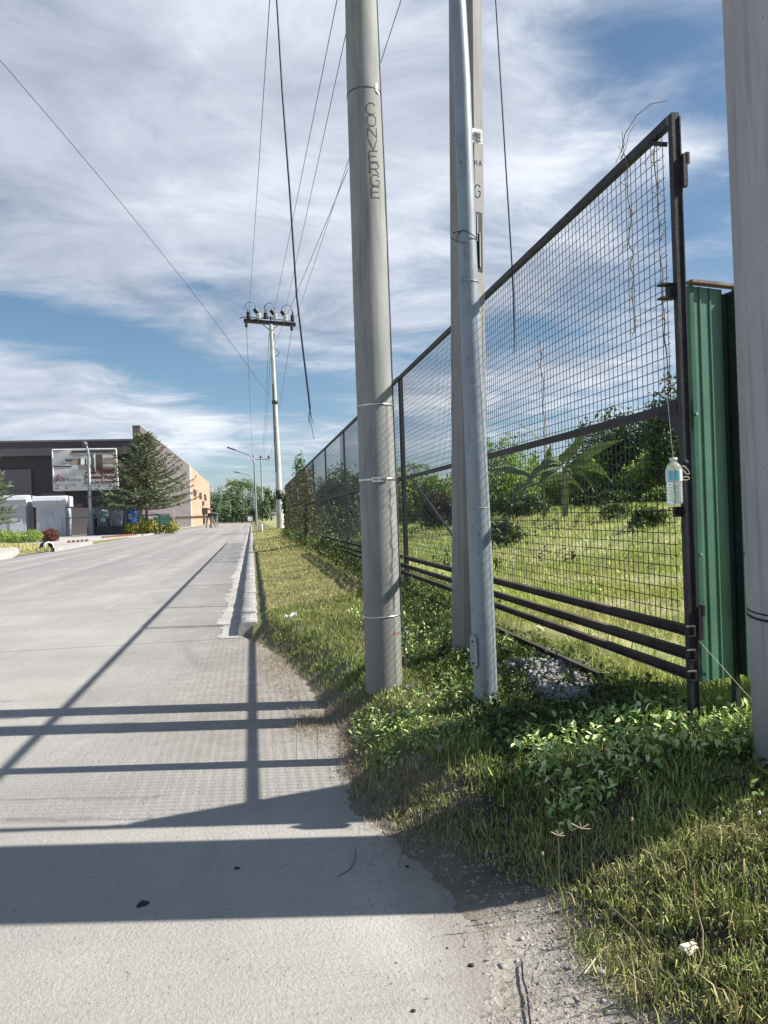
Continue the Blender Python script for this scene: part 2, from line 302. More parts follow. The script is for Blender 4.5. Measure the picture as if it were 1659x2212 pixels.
# ------------------------------------------------------------------ mesh helpers
def link(name, me, mat, parent=None):
    o = bpy.data.objects.new(name, me); COL.objects.link(o)
    if mat is not None: me.materials.append(M[mat] if isinstance(mat, str) else mat)
    if parent is not None: o.parent = parent
    return o
def np_mesh(name, V, loops, counts, smooth=False):
    me = bpy.data.meshes.new(name); V = np.asarray(V, np.float32)
    me.vertices.add(len(V)); me.vertices.foreach_set('co', V.ravel())
    loops = np.asarray(loops, np.int32); counts = np.asarray(counts, np.int32)
    me.loops.add(len(loops)); me.loops.foreach_set('vertex_index', loops)
    me.polygons.add(len(counts)); st = np.concatenate(([0], np.cumsum(counts)[:-1])).astype(np.int32)
    me.polygons.foreach_set('loop_start', st); me.polygons.foreach_set('loop_total', counts)
    if smooth: me.polygons.foreach_set('use_smooth', np.ones(len(counts), bool))
    me.update(calc_edges=True); me.validate(); return me
class MB:
    def __init__(s): s.v = []; s.f = []; s.s = []
    def face(s, idx, sm=False): s.f.append(idx); s.s.append(sm)
    def box(s, c, sz, M3=None):
        c = Vector(c); b = len(s.v)
        for dx, dy, dz_ in ((-1,-1,-1),(1,-1,-1),(1,1,-1),(-1,1,-1),(-1,-1,1),(1,-1,1),(1,1,1),(-1,1,1)):
            p = Vector((dx*sz[0]/2, dy*sz[1]/2, dz_*sz[2]/2))
            if M3 is not None: p = M3 @ p
            s.v.append(tuple(c+p))
        for q in ((0,3,2,1),(4,5,6,7),(0,1,5,4),(1,2,6,5),(2,3,7,6),(3,0,4,7)): s.face([b+i for i in q])
        return s
    def box2(s, a, b): 
        a = Vector(a); b = Vector(b); return s.box((a+b)/2, [abs(x) for x in (b-a)])
    def bar(s, a, b, wd, ht, up=(0,0,1)):
        a = Vector(a); b = Vector(b); y = (b-a); L = y.length; y.normalize(); x = y.cross(Vector(up)).normalized(); z = x.cross(y)
        return s.box((a+b)/2, (wd, L, ht), Matrix((x, y, z)).transposed())
    def tube(s, pts, r, n=8, caps=True, sm=True):
        pts = [Vector(p) for p in pts]; k = len(pts); rr = r if isinstance(r, (list, tuple)) else [r]*k; b = len(s.v); prev = None
        for i, p in enumerate(pts):
            t = (pts[min(i+1, k-1)]-pts[max(i-1, 0)]).normalized()
            if prev is None:
                a = Vector((0, 0, 1)) if abs(t.z) < 0.9 else Vector((1, 0, 0)); x = t.cross(a).normalized()
            else: x = (prev - t*prev.dot(t)).normalized()
            prev = x; y = t.cross(x)
            for j in range(n):
                an = 2*pi*j/n; s.v.append(tuple(p+(x*cos(an)+y*sin(an))*rr[i]))
        for i in range(k-1):
            for j in range(n):
                j2 = (j+1) % n; s.face([b+i*n+j, b+i*n+j2, b+(i+1)*n+j2, b+(i+1)*n+j], sm)
        if caps:
            for i, rev in ((0, True), (k-1, False)):
                q = len(s.v); s.v += [s.v[b+i*n+j] for j in range(n)]; ids = [q+j for j in range(n)]
                s.face(ids[::-1] if rev else ids)
        return s
    def lathe(s, prof, c, n=20, sm=True):
        c = Vector(c); b = len(s.v)
        for (r, z) in prof:
            for j in range(n): an = 2*pi*j/n; s.v.append((c.x+r*cos(an), c.y+r*sin(an), c.z+z))
        for i in range(len(prof)-1):
            for j in range(n):
                j2 = (j+1) % n; s.face([b+i*n+j, b+i*n+j2, b+(i+1)*n+j2, b+(i+1)*n+j], sm)
        return s
    def rings(s, rings, n=28, sm=True):      # rings of (centre, radius)
        return s.tube([r[0] for r in rings], [r[1] for r in rings], n, True, sm)
    def prism(s, poly, dvec):
        b = len(s.v); k = len(poly); dvec = Vector(dvec)
        s.v += [tuple(Vector(p)) for p in poly] + [tuple(Vector(p)+dvec) for p in poly]
        s.face([b+i for i in range(k)][::-1]); s.face([b+k+i for i in range(k)])
        for i in range(k): j = (i+1) % k; s.face([b+i, b+j, b+k+j, b+k+i])
        return s
    def quad(s, a, b_, c, d_):
        b = len(s.v); s.v += [tuple(a), tuple(b_), tuple(c), tuple(d_)]; s.face([b, b+1, b+2, b+3]); return s
    def build(s, name, mat, parent=None):
        me = bpy.data.meshes.new(name); me.from_pydata(s.v, [], s.f); me.polygons.foreach_set('use_smooth', s.s); me.update()
        return link(name, me, mat, parent)
def tag(o, label=None, cat=None, group=None, kind=None):
    if label: o['label'] = label
    if cat: o['category'] = cat
    if group: o['group'] = group
    if kind: o['kind'] = kind
    return o
def empty(name, loc, label, cat, group=None):
    o = bpy.data.objects.new(name, None); COL.objects.link(o); o.location = loc; o.empty_display_size = 0.2
    tag(o, label, cat, group); return o
class Thing:     # collects parts given in world coordinates under an Empty standing at the base
    def __init__(s, name, loc, label, cat, group=None):
        s.e = empty(name, loc, label, cat, group); s.o = Vector(loc)
    def part(s, mb, name, mat, parent=None, label=None):
        o = mb.build(name, mat, parent or s.e)
        if parent is None: o.data.transform(Matrix.Translation(-s.o))
        else: o.data.transform(Matrix.Translation(-s.o))
        if label: o['label'] = label
        return o
    def adopt(s, o): o.parent = s.e; o.data.transform(Matrix.Translation(-s.o)); return o

# ------------------------------------------------------------------ terrain
EY = np.array([-9, 1.6, 2.19, 2.72, 3.33, 3.66, 4.0, 5.1, 5.63, 6.9, 8.37, 9.2, 9.8, 10.3, 400])
EX = np.array([.9, .66, .61, .72, .60, .51, .42, .55, .47, .42, .23, .05, -.08, -.19, -.19])
def edge(y): return np.interp(y, EY, EX)
def sm(x): x = np.clip(x, 0, 1); return x*x*(3-2*x)
def zt(x, y):
    x = np.asarray(x, float); y = np.asarray(y, float)
    dd = x-edge(y)+(.014*np.sin(y*23)+.011*np.sin(y*57+x*31)+.012*np.sin(y*11+2)+.007*np.sin(y*131+x*70))*(y < 10)
    wd_ = .45+.75*sm((3.9-y)/1.0); near = .265*sm(dd/wd_)+.11*sm((x-1.0)/.9)-.02*(1-sm((dd+.05)/.10))
    far = np.where(x > -.05, .150+.195*sm((x-.1)/1.9), -.02)
    k = sm((y-9.4)/.9); z = near*(1-k)+far*k
    z = z + np.where(x > 2.2, 1.15*sm((x-2.2)/13.5)*np.clip((y+10)/12, 0, 1), 0)
    wob = .018*np.sin(x*5.1+y*2.3)*np.sin(y*4.3-x*1.7)+.012*np.sin(x*11.3)*np.cos(y*9.1+1)
    z = z + wob*np.clip(dd/.5, 0, 1)
    z = np.where(x < -11.4, .10, z)
    return z
def terrain():
    xs = np.concatenate((np.array([-900, -400, -200, -100, -60, -40, -25, -16, -11.5, -11.35, -8, -4, -1.5, -.8]), np.arange(-.5, 1.2, .022), np.arange(1.2, 4.2, .06), np.arange(4.3, 20, .5), np.array([22, 28, 40, 70, 120, 250, 500, 900])))
    ys = np.concatenate((np.array([-60, -20, -8, -3, 0]), np.arange(1, 6, .035), np.arange(6, 12, .08), np.arange(12, 60, .5), np.array([65, 75, 90, 120, 160, 220, 300, 450, 700, 1200, 2500])))
    X, Y = np.meshgrid(xs, ys); Z = zt(X, Y); V = np.stack((X, Y, Z), -1).reshape(-1, 3); nx, ny = len(xs), len(ys)
    i, j = np.meshgrid(np.arange(nx-1), np.arange(ny-1)); a = (j*nx+i).ravel()
    L = np.stack((a, a+1, a+nx+1, a+nx), -1).ravel()
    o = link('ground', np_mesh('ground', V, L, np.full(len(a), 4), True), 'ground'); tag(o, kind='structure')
terrain()
def strip(name, ys, xl, xr, z, mat):
    n = len(ys); V = np.zeros((2*n, 3)); V[0::2, 0] = xl; V[1::2, 0] = xr; V[0::2, 1] = ys; V[1::2, 1] = ys; V[:, 2] = z
    a = np.arange(n-1)*2; L = np.stack((a, a+1, a+3, a+2), -1).ravel()
    return tag(link(name, np_mesh(name, V, L, np.full(n-1, 4)), mat), kind='structure')
ys = np.concatenate((np.array([-9, -3]), np.arange(1, 12, .05), np.arange(12, 60, 2.0), np.array([70, 100, 160, 260])))
jag = np.interp(ys, np.arange(0, 40, .13), R.normal(0, .006, len(np.arange(0, 40, .13))))*(ys < 10)
strip('road', ys, np.full(len(ys), -11.2), edge(ys)+jag+.05, 0.0, 'road')
ys2 = np.arange(9.9, 120, .16)
strip('gutter', ys2, -.40-np.abs(np.interp(ys2, np.arange(9, 121, .5), R.normal(0, .07, 224)))-R.uniform(0, .09, len(ys2)), np.full(len(ys2), -.205), 0.005, 'pave')
# right kerb: segments with weathered rounded top, cast in lengths
kb = MB()
def kerbseg(mb, y0, y1, x0, x1, h, j=0.0):
    prof = [(x0, -.02), (x0+.012, h*.75), (x0+.05, h), (x1-.03, h+.004), (x1, h*.8), (x1+.01, -.02)]
    n = max(2, int((y1-y0)/.25)); b = len(mb.v); k = len(prof)
    for i in range(n+1):
        y = y0+(y1-y0)*i/n
        e = 0 if 0 < i < n else -.006
        for (px, pz) in prof: mb.v.append((px+rnd.uniform(-1, 1)*.004+j, y, pz+(e if pz > 0 else 0)+rnd.uniform(-1, 1)*.003))
    for i in range(n):
        for q in range(k-1): mb.face([b+i*k+q, b+i*k+q+1, b+(i+1)*k+q+1, b+(i+1)*k+q], True)
    mb.face([b+q for q in range(k)]); mb.face([b+n*k+q for q in range(k)][::-1])
y = 10.05
while y < 150:
    kerbseg(kb, y, y+.985, -.215, .04, .175, rnd.uniform(-.006, .006)); y += 1.0
tag(kb.build('kerb', 'kerb'), kind='structure')

# ------------------------------------------------------------------ vegetation generators
def blades(name, P, hgt, wid, lean, mat, parent=None, curl=0.5):
    N = len(P); th = R.uniform(0, 2*pi, N); ph = R.uniform(0, 2*pi, N)
    h = hgt*R.uniform(.5, 1.3, N); wv = wid*R.uniform(.6, 1.3, N); le = lean*np.abs(R.normal(0, 1, N))
    dirv = np.stack((np.cos(th), np.sin(th), np.zeros(N)), -1); side = np.stack((np.cos(ph), np.sin(ph), np.zeros(N)), -1)*wv[:, None]/2
    hh = h[:, None]; up = np.array([0, 0, 1.0]); l1 = np.clip(le, 0, 1.6)[:, None]
    mid = P+up*hh*.55*np.cos(l1*.5)+dirv*hh*.55*np.sin(l1*.5)
    tip = mid+up*hh*.5*np.cos(l1*(1+curl))+dirv*hh*.5*np.sin(l1*(1+curl))
    V = np.stack((P-side, P+side, mid+side*.75, mid-side*.75, tip), 1).reshape(-1, 3); b = np.arange(N)*5
    L = np.concatenate((np.stack((b, b+1, b+2, b+3), -1), np.stack((b+3, b+2, b+4), -1)), 1).ravel()
    C = np.tile([4, 3], N)
    return link(name, np_mesh(name, V, L, C), mat, parent)
def leaf_mesh(name, P, size, asp=0.5, up=0.4, droop=0.0, Dir=None, hi=False):
    N = len(P); s_ = size*R.uniform(.6, 1.35, N)[:, None]
    a = R.normal(0, 1, (N, 3)) if Dir is None else Dir+R.normal(0, .35, (N, 3)); a[:, 2] -= droop; a /= np.linalg.norm(a, axis=1)[:, None]+1e-9
    nrm = R.normal(0, 1, (N, 3)); nrm[:, 2] = np.abs(nrm[:, 2])+up*2; b_ = np.cross(nrm, a); b_ /= np.linalg.norm(b_, axis=1)[:, None]+1e-9
    c = np.cross(a, b_); c *= np.sign(c[:, 2:3]+1e-9); fold = c*s_*asp*.18
    if hi:      # mid-rib with two blades, curved down at the tip
        dn = -c*s_*R.uniform(.05, .3, (N, 1)); w_ = b_*s_*asp/2
        V = np.stack((P, P+a*s_*.25+w_*.75+fold, P+a*s_*.6+w_*.85+fold+dn*.4, P+a*s_*.95+dn, P+a*s_*.6-w_*.85+fold+dn*.4, P+a*s_*.25-w_*.75+fold, P+a*s_*.5+dn*.25), 1).reshape(-1, 3); b = np.arange(N)*7
        q = [(0, 1, 6), (1, 2, 6), (2, 3, 6), (3, 4, 6), (4, 5, 6), (5, 0, 6)]; L = np.concatenate([np.stack([b+k for k in f_], -1) for f_ in q], 1).ravel()
        return np_mesh(name, V, L, np.full(6*N, 3), True)
    V = np.stack((P, P+a*s_*.45+b_*s_*asp/2+fold, P+a*s_, P+a*s_*.45-b_*s_*asp/2+fold), 1).reshape(-1, 3); b = np.arange(N)*4
    L = np.stack((b, b+1, b+2, b, b+2, b+3), -1).ravel()
    return np_mesh(name, V, L, np.full(2*N, 3))
def crown_pts(c, rad, n, nclump, spread=.22, lower=-.6):
    K = R.normal(0, 1, (nclump*3, 3)); K /= np.linalg.norm(K, axis=1)[:, None]; K = K[K[:, 2] > lower][:nclump]
    K = K*R.uniform(.35, 1.0, (len(K), 1)); cs = R.uniform(.6, 1.4, len(K))
    idx = R.choice(len(K), n, p=cs/cs.sum()); off = R.normal(0, 1, (n, 3)); off /= np.linalg.norm(off, axis=1)[:, None]
    off *= (R.uniform(.25, 1, (n, 1))**.6)*spread*cs[idx][:, None]*1.6
    return np.array(c)+(K[idx]+off)*np.array(rad)
def tree(name, label, cat, base, h, rad, mat, n=3000, leaf=.12, ncl=26, group=None, trunk=.08, asp=.5, cz=None, bend=(0, 0), crname='crown', spread=.22, mbark='bark', limbs=5):
    b = Vector(base); t = Thing(name, b, label, cat, group); cz = h-rad[2]*.95 if cz is None else cz
    cc_ = (b.x+bend[0], b.y+bend[1], b.z+cz); tm = MB()
    top = Vector(cc_)+Vector((0, 0, rad[2]*.35)); pts = [b-Vector((0, 0, .1)), b.lerp(top, .35)+Vector((rnd.uniform(-1, 1), rnd.uniform(-1, 1), 0))*trunk, b.lerp(top, .7)+Vector((rnd.uniform(-1, 1), rnd.uniform(-1, 1), 0))*trunk, top]
    tm.tube(pts, [trunk*1.15, trunk*.85, trunk*.6, trunk*.2], 7)
    for i in range(limbs):
        a = rnd.uniform(0, 2*pi); s0 = b.lerp(top, rnd.uniform(.35, .75)); e = Vector(cc_)+Vector((cos(a)*rad[0]*.7, sin(a)*rad[1]*.7, rnd.uniform(-.2, .6)*rad[2]))
        mdl = s0.lerp(e, .5)+Vector((0, 0, .12*rad[2])); tm.tube([s0, mdl, e], [trunk*.5, trunk*.3, trunk*.1], 5)
    t.part(tm, 'trunk', mbark)
    me = leaf_mesh(crname, crown_pts(cc_, rad, n, ncl, spread), leaf, asp); t.adopt(link(crname, me, mat)); return t

# --- near verge grass
def scatter(n, x0, x1, y0, y1, dens=None):
    x = R.uniform(x0, x1, n); y = R.uniform(y0, y1, n)
    if dens is not None: k = R.uniform(0, 1, n) < dens(x, y); x, y = x[k], y[k]
    return np.stack((x, y, zt(x, y)-.004), -1)
def patch(x, y, s, a=0.0): 
    return .5+.25*np.sin(x*s+a)*np.sin(y*s*.8+1.3*a)+.25*np.sin(x*s*2.3+y*s*1.1+a)
def d_near(x, y):
    d = x-edge(y); m = np.interp(y, [1.5, 2.0, 2.6, 3.1, 3.5, 4.2, 6, 7.2, 10], [.34, .33, .28, .18, .06, .06, .10, .02, .0])
    k = sm((d-m)/.22+.1)*(.35+.65*(patch(x, y, 9.0, 1.1) > .38))
    rub = np.exp(-(((x-1.86)/.26)**2+((y-4.75)/.6)**4))      # rubble pile stays bare
    bare = np.exp(-(((x-1.05)/.22)**2+((y-2.0)/.3)**2))*.5
    return k*(1-.93*rub)*(1-bare)*(.55+.45*patch(x, y, 3.1, .7))
P = scatter(190000, .4, 2.6, 1.3, 6.2, d_near)
hn = .034+.036*patch(P[:, 0], P[:, 1], 1.9, 2.0)
o = blades('grass', P, hn, .0042, 1.25, 'grass', curl=.9); tag(o, kind='stuff', label='short tangled grass on the near verge around the pole bases', cat='grass')
P = scatter(80000, .2, 2.3, 5.8, 11.5, d_near)
o = blades('grass', P, .055+.05*sm((P[:, 0]-1.0)/1.5), .0055, .6, 'grass'); tag(o, kind='stuff', label='bright green verge grass left of the lettered concrete pole', cat='grass')
P = scatter(42000, .85, 2.3, 1.3, 2.75, lambda x, y: d_near(x, y)*sm((2.8-y)/.35))
o = blades('grass', P, .042, .0036, 1.4, 'lawn', curl=.8); tag(o, kind='stuff', label='yellowish grass in the right foreground corner', cat='grass')
# long tufts near right
C = scatter(420, .95, 2.3, 1.6, 4.2, d_near); PT = np.repeat(C, 26, 0)+np.concatenate((R.normal(0, .035, (len(C)*26, 2)), np.zeros((len(C)*26, 1))), 1)
o = blades('grass_tuft', PT, .082, .005, 1.0, 'grass', curl=.9); tag(o, kind='stuff', label='taller arching grass tufts on the shaded near verge', cat='grass')
C = scatter(34, .75, 1.5, 1.5, 2.6, d_near); PT = np.repeat(C, 30, 0)+np.concatenate((R.normal(0, .03, (len(C)*30, 2)), np.zeros((len(C)*30, 1))), 1)
o = blades('grass_tuft', PT, .11, .005, .8, 'lawn', curl=.7); tag(o, kind='stuff', label='yellowing grass tufts at the gravel edge', cat='grass')
# mown yellow verge
def d_lawn(x, y): return np.where((x > .17), 1, 0)*(.6+.4*patch(x, y, 1.7, .3))
P = scatter(95000, .15, 2.2, 9.6, 30, d_lawn)
o = blades('lawn', P, .045, .008, 1.15, 'lawn'); tag(o, kind='stuff', label='mown yellowish lawn strip between the kerb and the fence', cat='grass')
P = scatter(40000, .15, 2.6, 28, 85, d_lawn)
o = blades('lawn', P, .07, .03, .8, 'lawn'); tag(o, kind='stuff', label='far end of the lawn strip leading to the power pole', cat='grass')
# field beyond the mesh
P = scatter(130000, 2.13, 8, 2.6, 13, lambda x, y: .12+.88*sm((patch(x, y, 1.3, .9)-.25)/.4))
o = blades('field_grass', P, .11, .009, .95, 'field'); tag(o, kind='stuff', label='sunlit long field grass just behind the mesh fence', cat='grass')
P = scatter(150000, 2.2, 26, 11, 60, lambda x, y: (x < y*.75+3)*(.5+.5*patch(x, y, .5, .9)))
o = blades('field_grass', P, .17, .022, 1.0, 'field'); tag(o, kind='stuff', label='yellow green meadow rising towards the hedges', cat='grass')
# straw litter on the road edge
def straw_near():
    out = []
    for (cx, cy, rx, ry, n) in ((.25, 8.0, .22, .9, 3200), (.38, 5.6, .16, .35, 1500), (.30, 6.6, .12, .5, 350), (.55, 4.3, .1, .7, 1200), (.95, 2.2, .22, .5, 260), (.02, 9.4, .1, .3, 300), (.62, 4.9, .12, .9, 2600), (.72, 3.6, .1, .4, 900)):
        q = R.normal(0, 1, (n, 2))*np.array([rx, ry])*.6+np.array([cx, cy]); out.append(q)
    q = np.concatenate(out); z = np.maximum(zt(q[:, 0], q[:, 1]), 0)+.004; return np.concatenate((q, z[:, None]), 1)
o = blades('straw', straw_near(), .045, .003, 2.6, 'straw', curl=.1); tag(o, kind='stuff', label='pale dry straw scattered along the broken road edge', cat='straw')
# broadleaf weeds
def weeds(label, x0, x1, y0, y1, n, size, mat, hh, dens, k=7):
    C = scatter(n, x0, x1, y0, y1, dens); N = len(C)*k; B = np.repeat(C, k, 0)
    B[:, :2] += R.normal(0, .03, (N, 2)); B[:, 2] += R.uniform(0.005, 1, N)**.8*hh
    me = leaf_mesh('weeds', B, size, R.uniform(.18, .6, (len(B), 1)), .7, 0, None, y0 < 9); tag(link('weeds', me, mat), kind='stuff', label=label, cat='weeds')
weeds('glossy pale green broad leaves lit in front of the green sheet fence', 1.2, 2.4, 3.05, 3.75, 560, .042, 'weed', .13, lambda x, y: (.4+.6*patch(x, y, 4, .3))*np.where(x > 1.25, 1, .35), 8)
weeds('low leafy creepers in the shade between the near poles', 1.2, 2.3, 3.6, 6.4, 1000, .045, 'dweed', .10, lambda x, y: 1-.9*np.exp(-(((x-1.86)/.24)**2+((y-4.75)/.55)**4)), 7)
weeds('small leafed clover patch in front of the lettered pole', .62, 1.45, 3.9, 5.3, 520, .032, 'weed', .06, lambda x, y: patch(x, y, 3.0, .2), 9)
weeds('leafy weeds between the lettered pole and the fence', 1.15, 2.2, 5.8, 9.5, 400, .045, 'weed', .10, lambda x, y: .7+0*x, 8)
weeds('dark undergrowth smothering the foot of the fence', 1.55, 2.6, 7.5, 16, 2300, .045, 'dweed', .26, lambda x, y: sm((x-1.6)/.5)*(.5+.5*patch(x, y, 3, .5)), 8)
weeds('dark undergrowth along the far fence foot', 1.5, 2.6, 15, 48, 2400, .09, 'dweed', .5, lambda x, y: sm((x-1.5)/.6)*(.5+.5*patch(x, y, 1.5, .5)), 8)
weeds('scattered broad weeds in the right foreground grass', 1.2, 2.4, 1.6, 3.0, 160, .022, 'dweed', .05, lambda x, y: .6+0*x, 6)
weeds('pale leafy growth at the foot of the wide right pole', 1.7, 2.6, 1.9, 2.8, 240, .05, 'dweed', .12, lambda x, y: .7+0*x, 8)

weeds('darker broad weeds dotted through the meadow behind the gate', 2.4, 9, 3.2, 22, 420, .06, 'weed', .16, lambda x, y: sm((patch(x, y, 1.3, 2.9)-.45)/.2), 16)
weeds('low dark weed patches farther across the meadow', 3.5, 14, 12, 34, 500, .11, 'dweed', .28, lambda x, y: sm((patch(x, y, .7, 1.9)-.55)/.2), 18)
# gravel
def rocks(name, P, sz, mat, label, sq=.6):
    ico = [Vector(v_) for v_ in ((0,0,1),(.894,0,.447),(.276,.851,.447),(-.724,.526,.447),(-.724,-.526,.447),(.276,-.851,.447),(.724,.526,-.447),(-.276,.851,-.447),(-.894,0,-.447),(-.276,-.851,-.447),(.724,-.526,-.447),(0,0,-1))]
    I = np.array([tuple(v_) for v_ in ico]); fc = np.array([(0,1,2),(0,2,3),(0,3,4),(0,4,5),(0,5,1),(1,6,2),(2,7,3),(3,8,4),(4,9,5),(5,10,1),(6,7,2),(7,8,3),(8,9,4),(9,10,5),(10,6,1),(11,7,6),(11,8,7),(11,9,8),(11,10,9),(11,6,10)])
    N = len(P); s_ = sz*np.exp(R.normal(0, .38, N)); J = I[None]*R.uniform(.65, 1.25, (N, 12, 1))*s_[:, None, None]*np.array([1, 1, sq])*R.uniform(.7, 1.3, (N, 1, 3))
    V = (J+P[:, None, :]).reshape(-1, 3); L = (fc[None]+(np.arange(N)*12)[:, None, None]).ravel()
    return link(name, np_mesh(name, V, L, np.full(N*20, 3)), mat)
g = scatter(16000, .55, 1.6, 1.2, 3.6, lambda x, y: np.exp(-((x-edge(y)-.22)/.26)**2)); g[:, 2] += .001
tag(rocks('gravel', g, .0048, 'rock', ''), kind='stuff', label='loose gravel between the road edge and the grass', cat='gravel')
g = scatter(900, -.9, 1.0, 1.2, 6, lambda x, y: np.exp(-(np.maximum(edge(y)-x, 0)/.35)**2)*(x < edge(y))); g[:, 2] = .002
tag(rocks('grit', g, .0028, 'rock', ''), kind='stuff', label='fine grit strewn over the concrete edge', cat='grit')

# ------------------------------------------------------------------ near poles
def pole_rings(Y, data, ext=0.75, z0=None):
    rings = []
    for (xl, xr, py) in data:
        a, b = AY(xl, py, Y), AY(xr, py, Y); c = (a+b)/2; r = (b-a).length/2*.975; rings.append((Vector((c.x, Y, c.z)), r))
    rings.sort(key=lambda q: q[0].z)
    lo, hi = rings[0], rings[-1]; dv = hi[0]-rings[0][0]; sl_ = dv/dv.z
    rings.append((hi[0]+sl_*ext*hi[0].z, hi[1]*.93)); rings.insert(0, (lo[0]-sl_*(lo[0].z+.05), lo[1])); return rings
def at_z(rings, z):
    for (a, ra), (b, rb) in zip(rings, rings[1:]):
        if a.z <= z <= b.z: f = (z-a.z)/(b.z-a.z); return a.lerp(b, f), ra+(rb-ra)*f
    return rings[-1]
def band(mb, rings, z, h, proud=.003, tilt=0.0, n=32):
    c, r = at_z(rings, z); b = len(mb.v)
    for k, (dr, dz_) in enumerate(((0.0, -h/2), (proud, -h/2), (proud, h/2), (0.0, h/2))):
        for j in range(n): a = 2*pi*j/n; mb.v.append((c.x+(r+dr)*cos(a), c.y+(r+dr)*sin(a), c.z+dz_+tilt*cos(a)))
    for k in range(3):
        for j in range(n): j2 = (j+1) % n; mb.face([b+k*n+j, b+k*n+j2, b+(k+1)*n+j2, b+(k+1)*n+j], True)
def cyl_patch(mb, rings, ang, z, wd, ht, proud=.004, n=6, rot=0.0):
    c, r = at_z(rings, z); b = len(mb.v)
    for i in range(n+1):
        for s_ in (-1, 1):
            a = ang+(i/n-.5)*wd/r; zz = z+s_*ht/2+(i/n-.5)*rot; cc2, r2 = at_z(rings, zz)
            mb.v.append((cc2.x+(r2+proud)*cos(a), cc2.y+(r2+proud)*sin(a), zz))
    for i in range(n): mb.face([b+2*i, b+2*i+2, b+2*i+3, b+2*i+1], True)
STROKES = {'C': [[(1,.8),(.75,1),(.3,1),(0,.75),(0,.25),(.3,0),(.75,0),(1,.2)]], 'O': [[(.3,1),(.7,1),(1,.75),(1,.25),(.7,0),(.3,0),(0,.25),(0,.75),(.3,1)]],
 'N': [[(0,0),(0,1),(1,0),(1,1)]], 'V': [[(0,1),(.5,0),(1,1)]], 'E': [[(1,1),(0,1),(0,0),(1,0)],[(0,.5),(.8,.5)]], 'R': [[(0,0),(0,1),(.7,1),(1,.8),(1,.6),(.7,.45),(0,.45)],[(.5,.45),(1,0)]],
 'G': [[(1,.8),(.75,1),(.3,1),(0,.75),(0,.25),(.3,0),(.75,0),(1,.2),(1,.5),(.55,.5)]], 'A': [[(0,0),(.5,1),(1,0)],[(.2,.4),(.8,.4)]], 'H': [[(0,0),(0,1)],[(1,0),(1,1)],[(0,.5),(1,.5)]], 'I': [[(.5,0),(.5,1)]], 'T': [[(0,1),(1,1)],[(.5,1),(.5,0)]], 'B': [[(0,0),(0,1),(.8,.9),(.8,.6),(0,.5),(.9,.4),(.9,.1),(0,0)]], 'S': [[(1,.85),(.6,1),(.1,.85),(.1,.6),(.9,.4),(.9,.12),(.5,0),(0,.15)]]}
def letter(mb, rings, ch, ang, zc, wd, ht, th, skew=0.0):
    _, r = at_z(rings, zc)
    for st in STROKES[ch]:
        pts = []
        for (a, b) in zip(st, st[1:]):
            for k in range(4):
                f = k/4; pts.append((a[0]+(b[0]-a[0])*f, a[1]+(b[1]-a[1])*f))
        pts.append(st[-1])
        P3 = []
        for (x_, y_) in pts: P3.append(((x_-.5)*wd, (y_-.5)*ht+skew*(x_-.5)*wd))
        b = len(mb.v)
        for i, (x_, y_) in enumerate(P3):
            p0 = P3[max(i-1, 0)]; p1 = P3[min(i+1, len(P3)-1)]; tx, ty = p1[0]-p0[0], p1[1]-p0[1]; L = sqrt(tx*tx+ty*ty) or 1
            for s_ in (-1, 1):
                X_ = x_-ty/L*s_*th/2; Z_ = zc+y_+tx/L*s_*th/2; c, r2 = at_z(rings, Z_); a_ = ang+X_/r
                mb.v.append((c.x+(r2+.0015)*cos(a_), c.y+(r2+.0015)*sin(a_), Z_))
        for i in range(len(P3)-1): mb.face([b+2*i, b+2*i+2, b+2*i+3, b+2*i+1], True)

# P1: lettered spun concrete pole
Y1 = 5.55
r1 = pole_rings(Y1, [(745,813,0),(748,820,173),(759,836,518),(762.5,839,654),(778.6,858,1120),(789.5,869.5,1470)])
t = Thing('concrete_pole', (r1[0][0].x, Y1, .26), 'round grey concrete utility pole stencilled with a vertical word', 'utility pole')
shaft = t.part(MB().rings(r1, 40), 'shaft', 'pole1')
mb = MB()
zpx = lambda py: AY(800, py, Y1).z
for py, tl in ((207, .01), (1330, .004)):
    mb = MB(); band(mb, r1, zpx(py), .010, .003, tl); t.part(mb, 'wire_band', 'strap' if py > 1000 else 'wiregrey')
for py in (878, 1037):
    mb = MB(); band(mb, r1, zpx(py), .013 if py == 878 else .016, .004, 0.0); t.part(mb, 'strap', 'strap')
mb = MB(); cyl_patch(mb, r1, radians(-92), zpx(1038), .11, .034, .007); pl_ = t.part(mb, 'tag_plate', 'strap')
mb = MB()
for i in range(7): cyl_patch(mb, r1, radians(-92+(i-3)*5.5), zpx(1038)+rnd.uniform(-.003, .003), .006, .014, .009, 1)
t.part(mb, 'stamped_marks', 'black')
mb = MB(); cyl_patch(mb, r1, radians(-50), zpx(203), .022, .05, .006, 2, .02); cyl_patch(mb, r1, radians(-44), zpx(212), .03, .022, .008, 2, -.01); t.part(mb, 'torn_tag', 'paper')
mb = MB()
for i, ch in enumerate('CONVERGE'):
    py = 253+i*25.2; px = 796+i*1.55; pz = zpx(py); c, r = at_z(r1, pz); q = AY(px, py, Y1)
    dx = max(-.95, min(.95, (q.x-c.x)/r)); aa = math.acos(dx)
    letter(mb, r1, ch, -aa+.0, pz, .070, .078, .0075, .12)
t.part(mb, 'lettering', 'paint')
mb = MB(); 
for k in range(3): letter(mb, r1, 'EBR'[k], radians(-58+k*9), zpx(1367), .016, .018, .003)
t.part(mb, 'red_marking', 'redp')
mb = MB(); pts = []
for py in (-60, 60, 200, 420, 600, 800, 1000, 1200, 1345):
    c, r = at_z(r1, zpx(py)); a = radians(-14+4*sin(py/90)); pts.append((c.x+(r+.007)*cos(a), c.y+(r+.007)*sin(a), c.z))
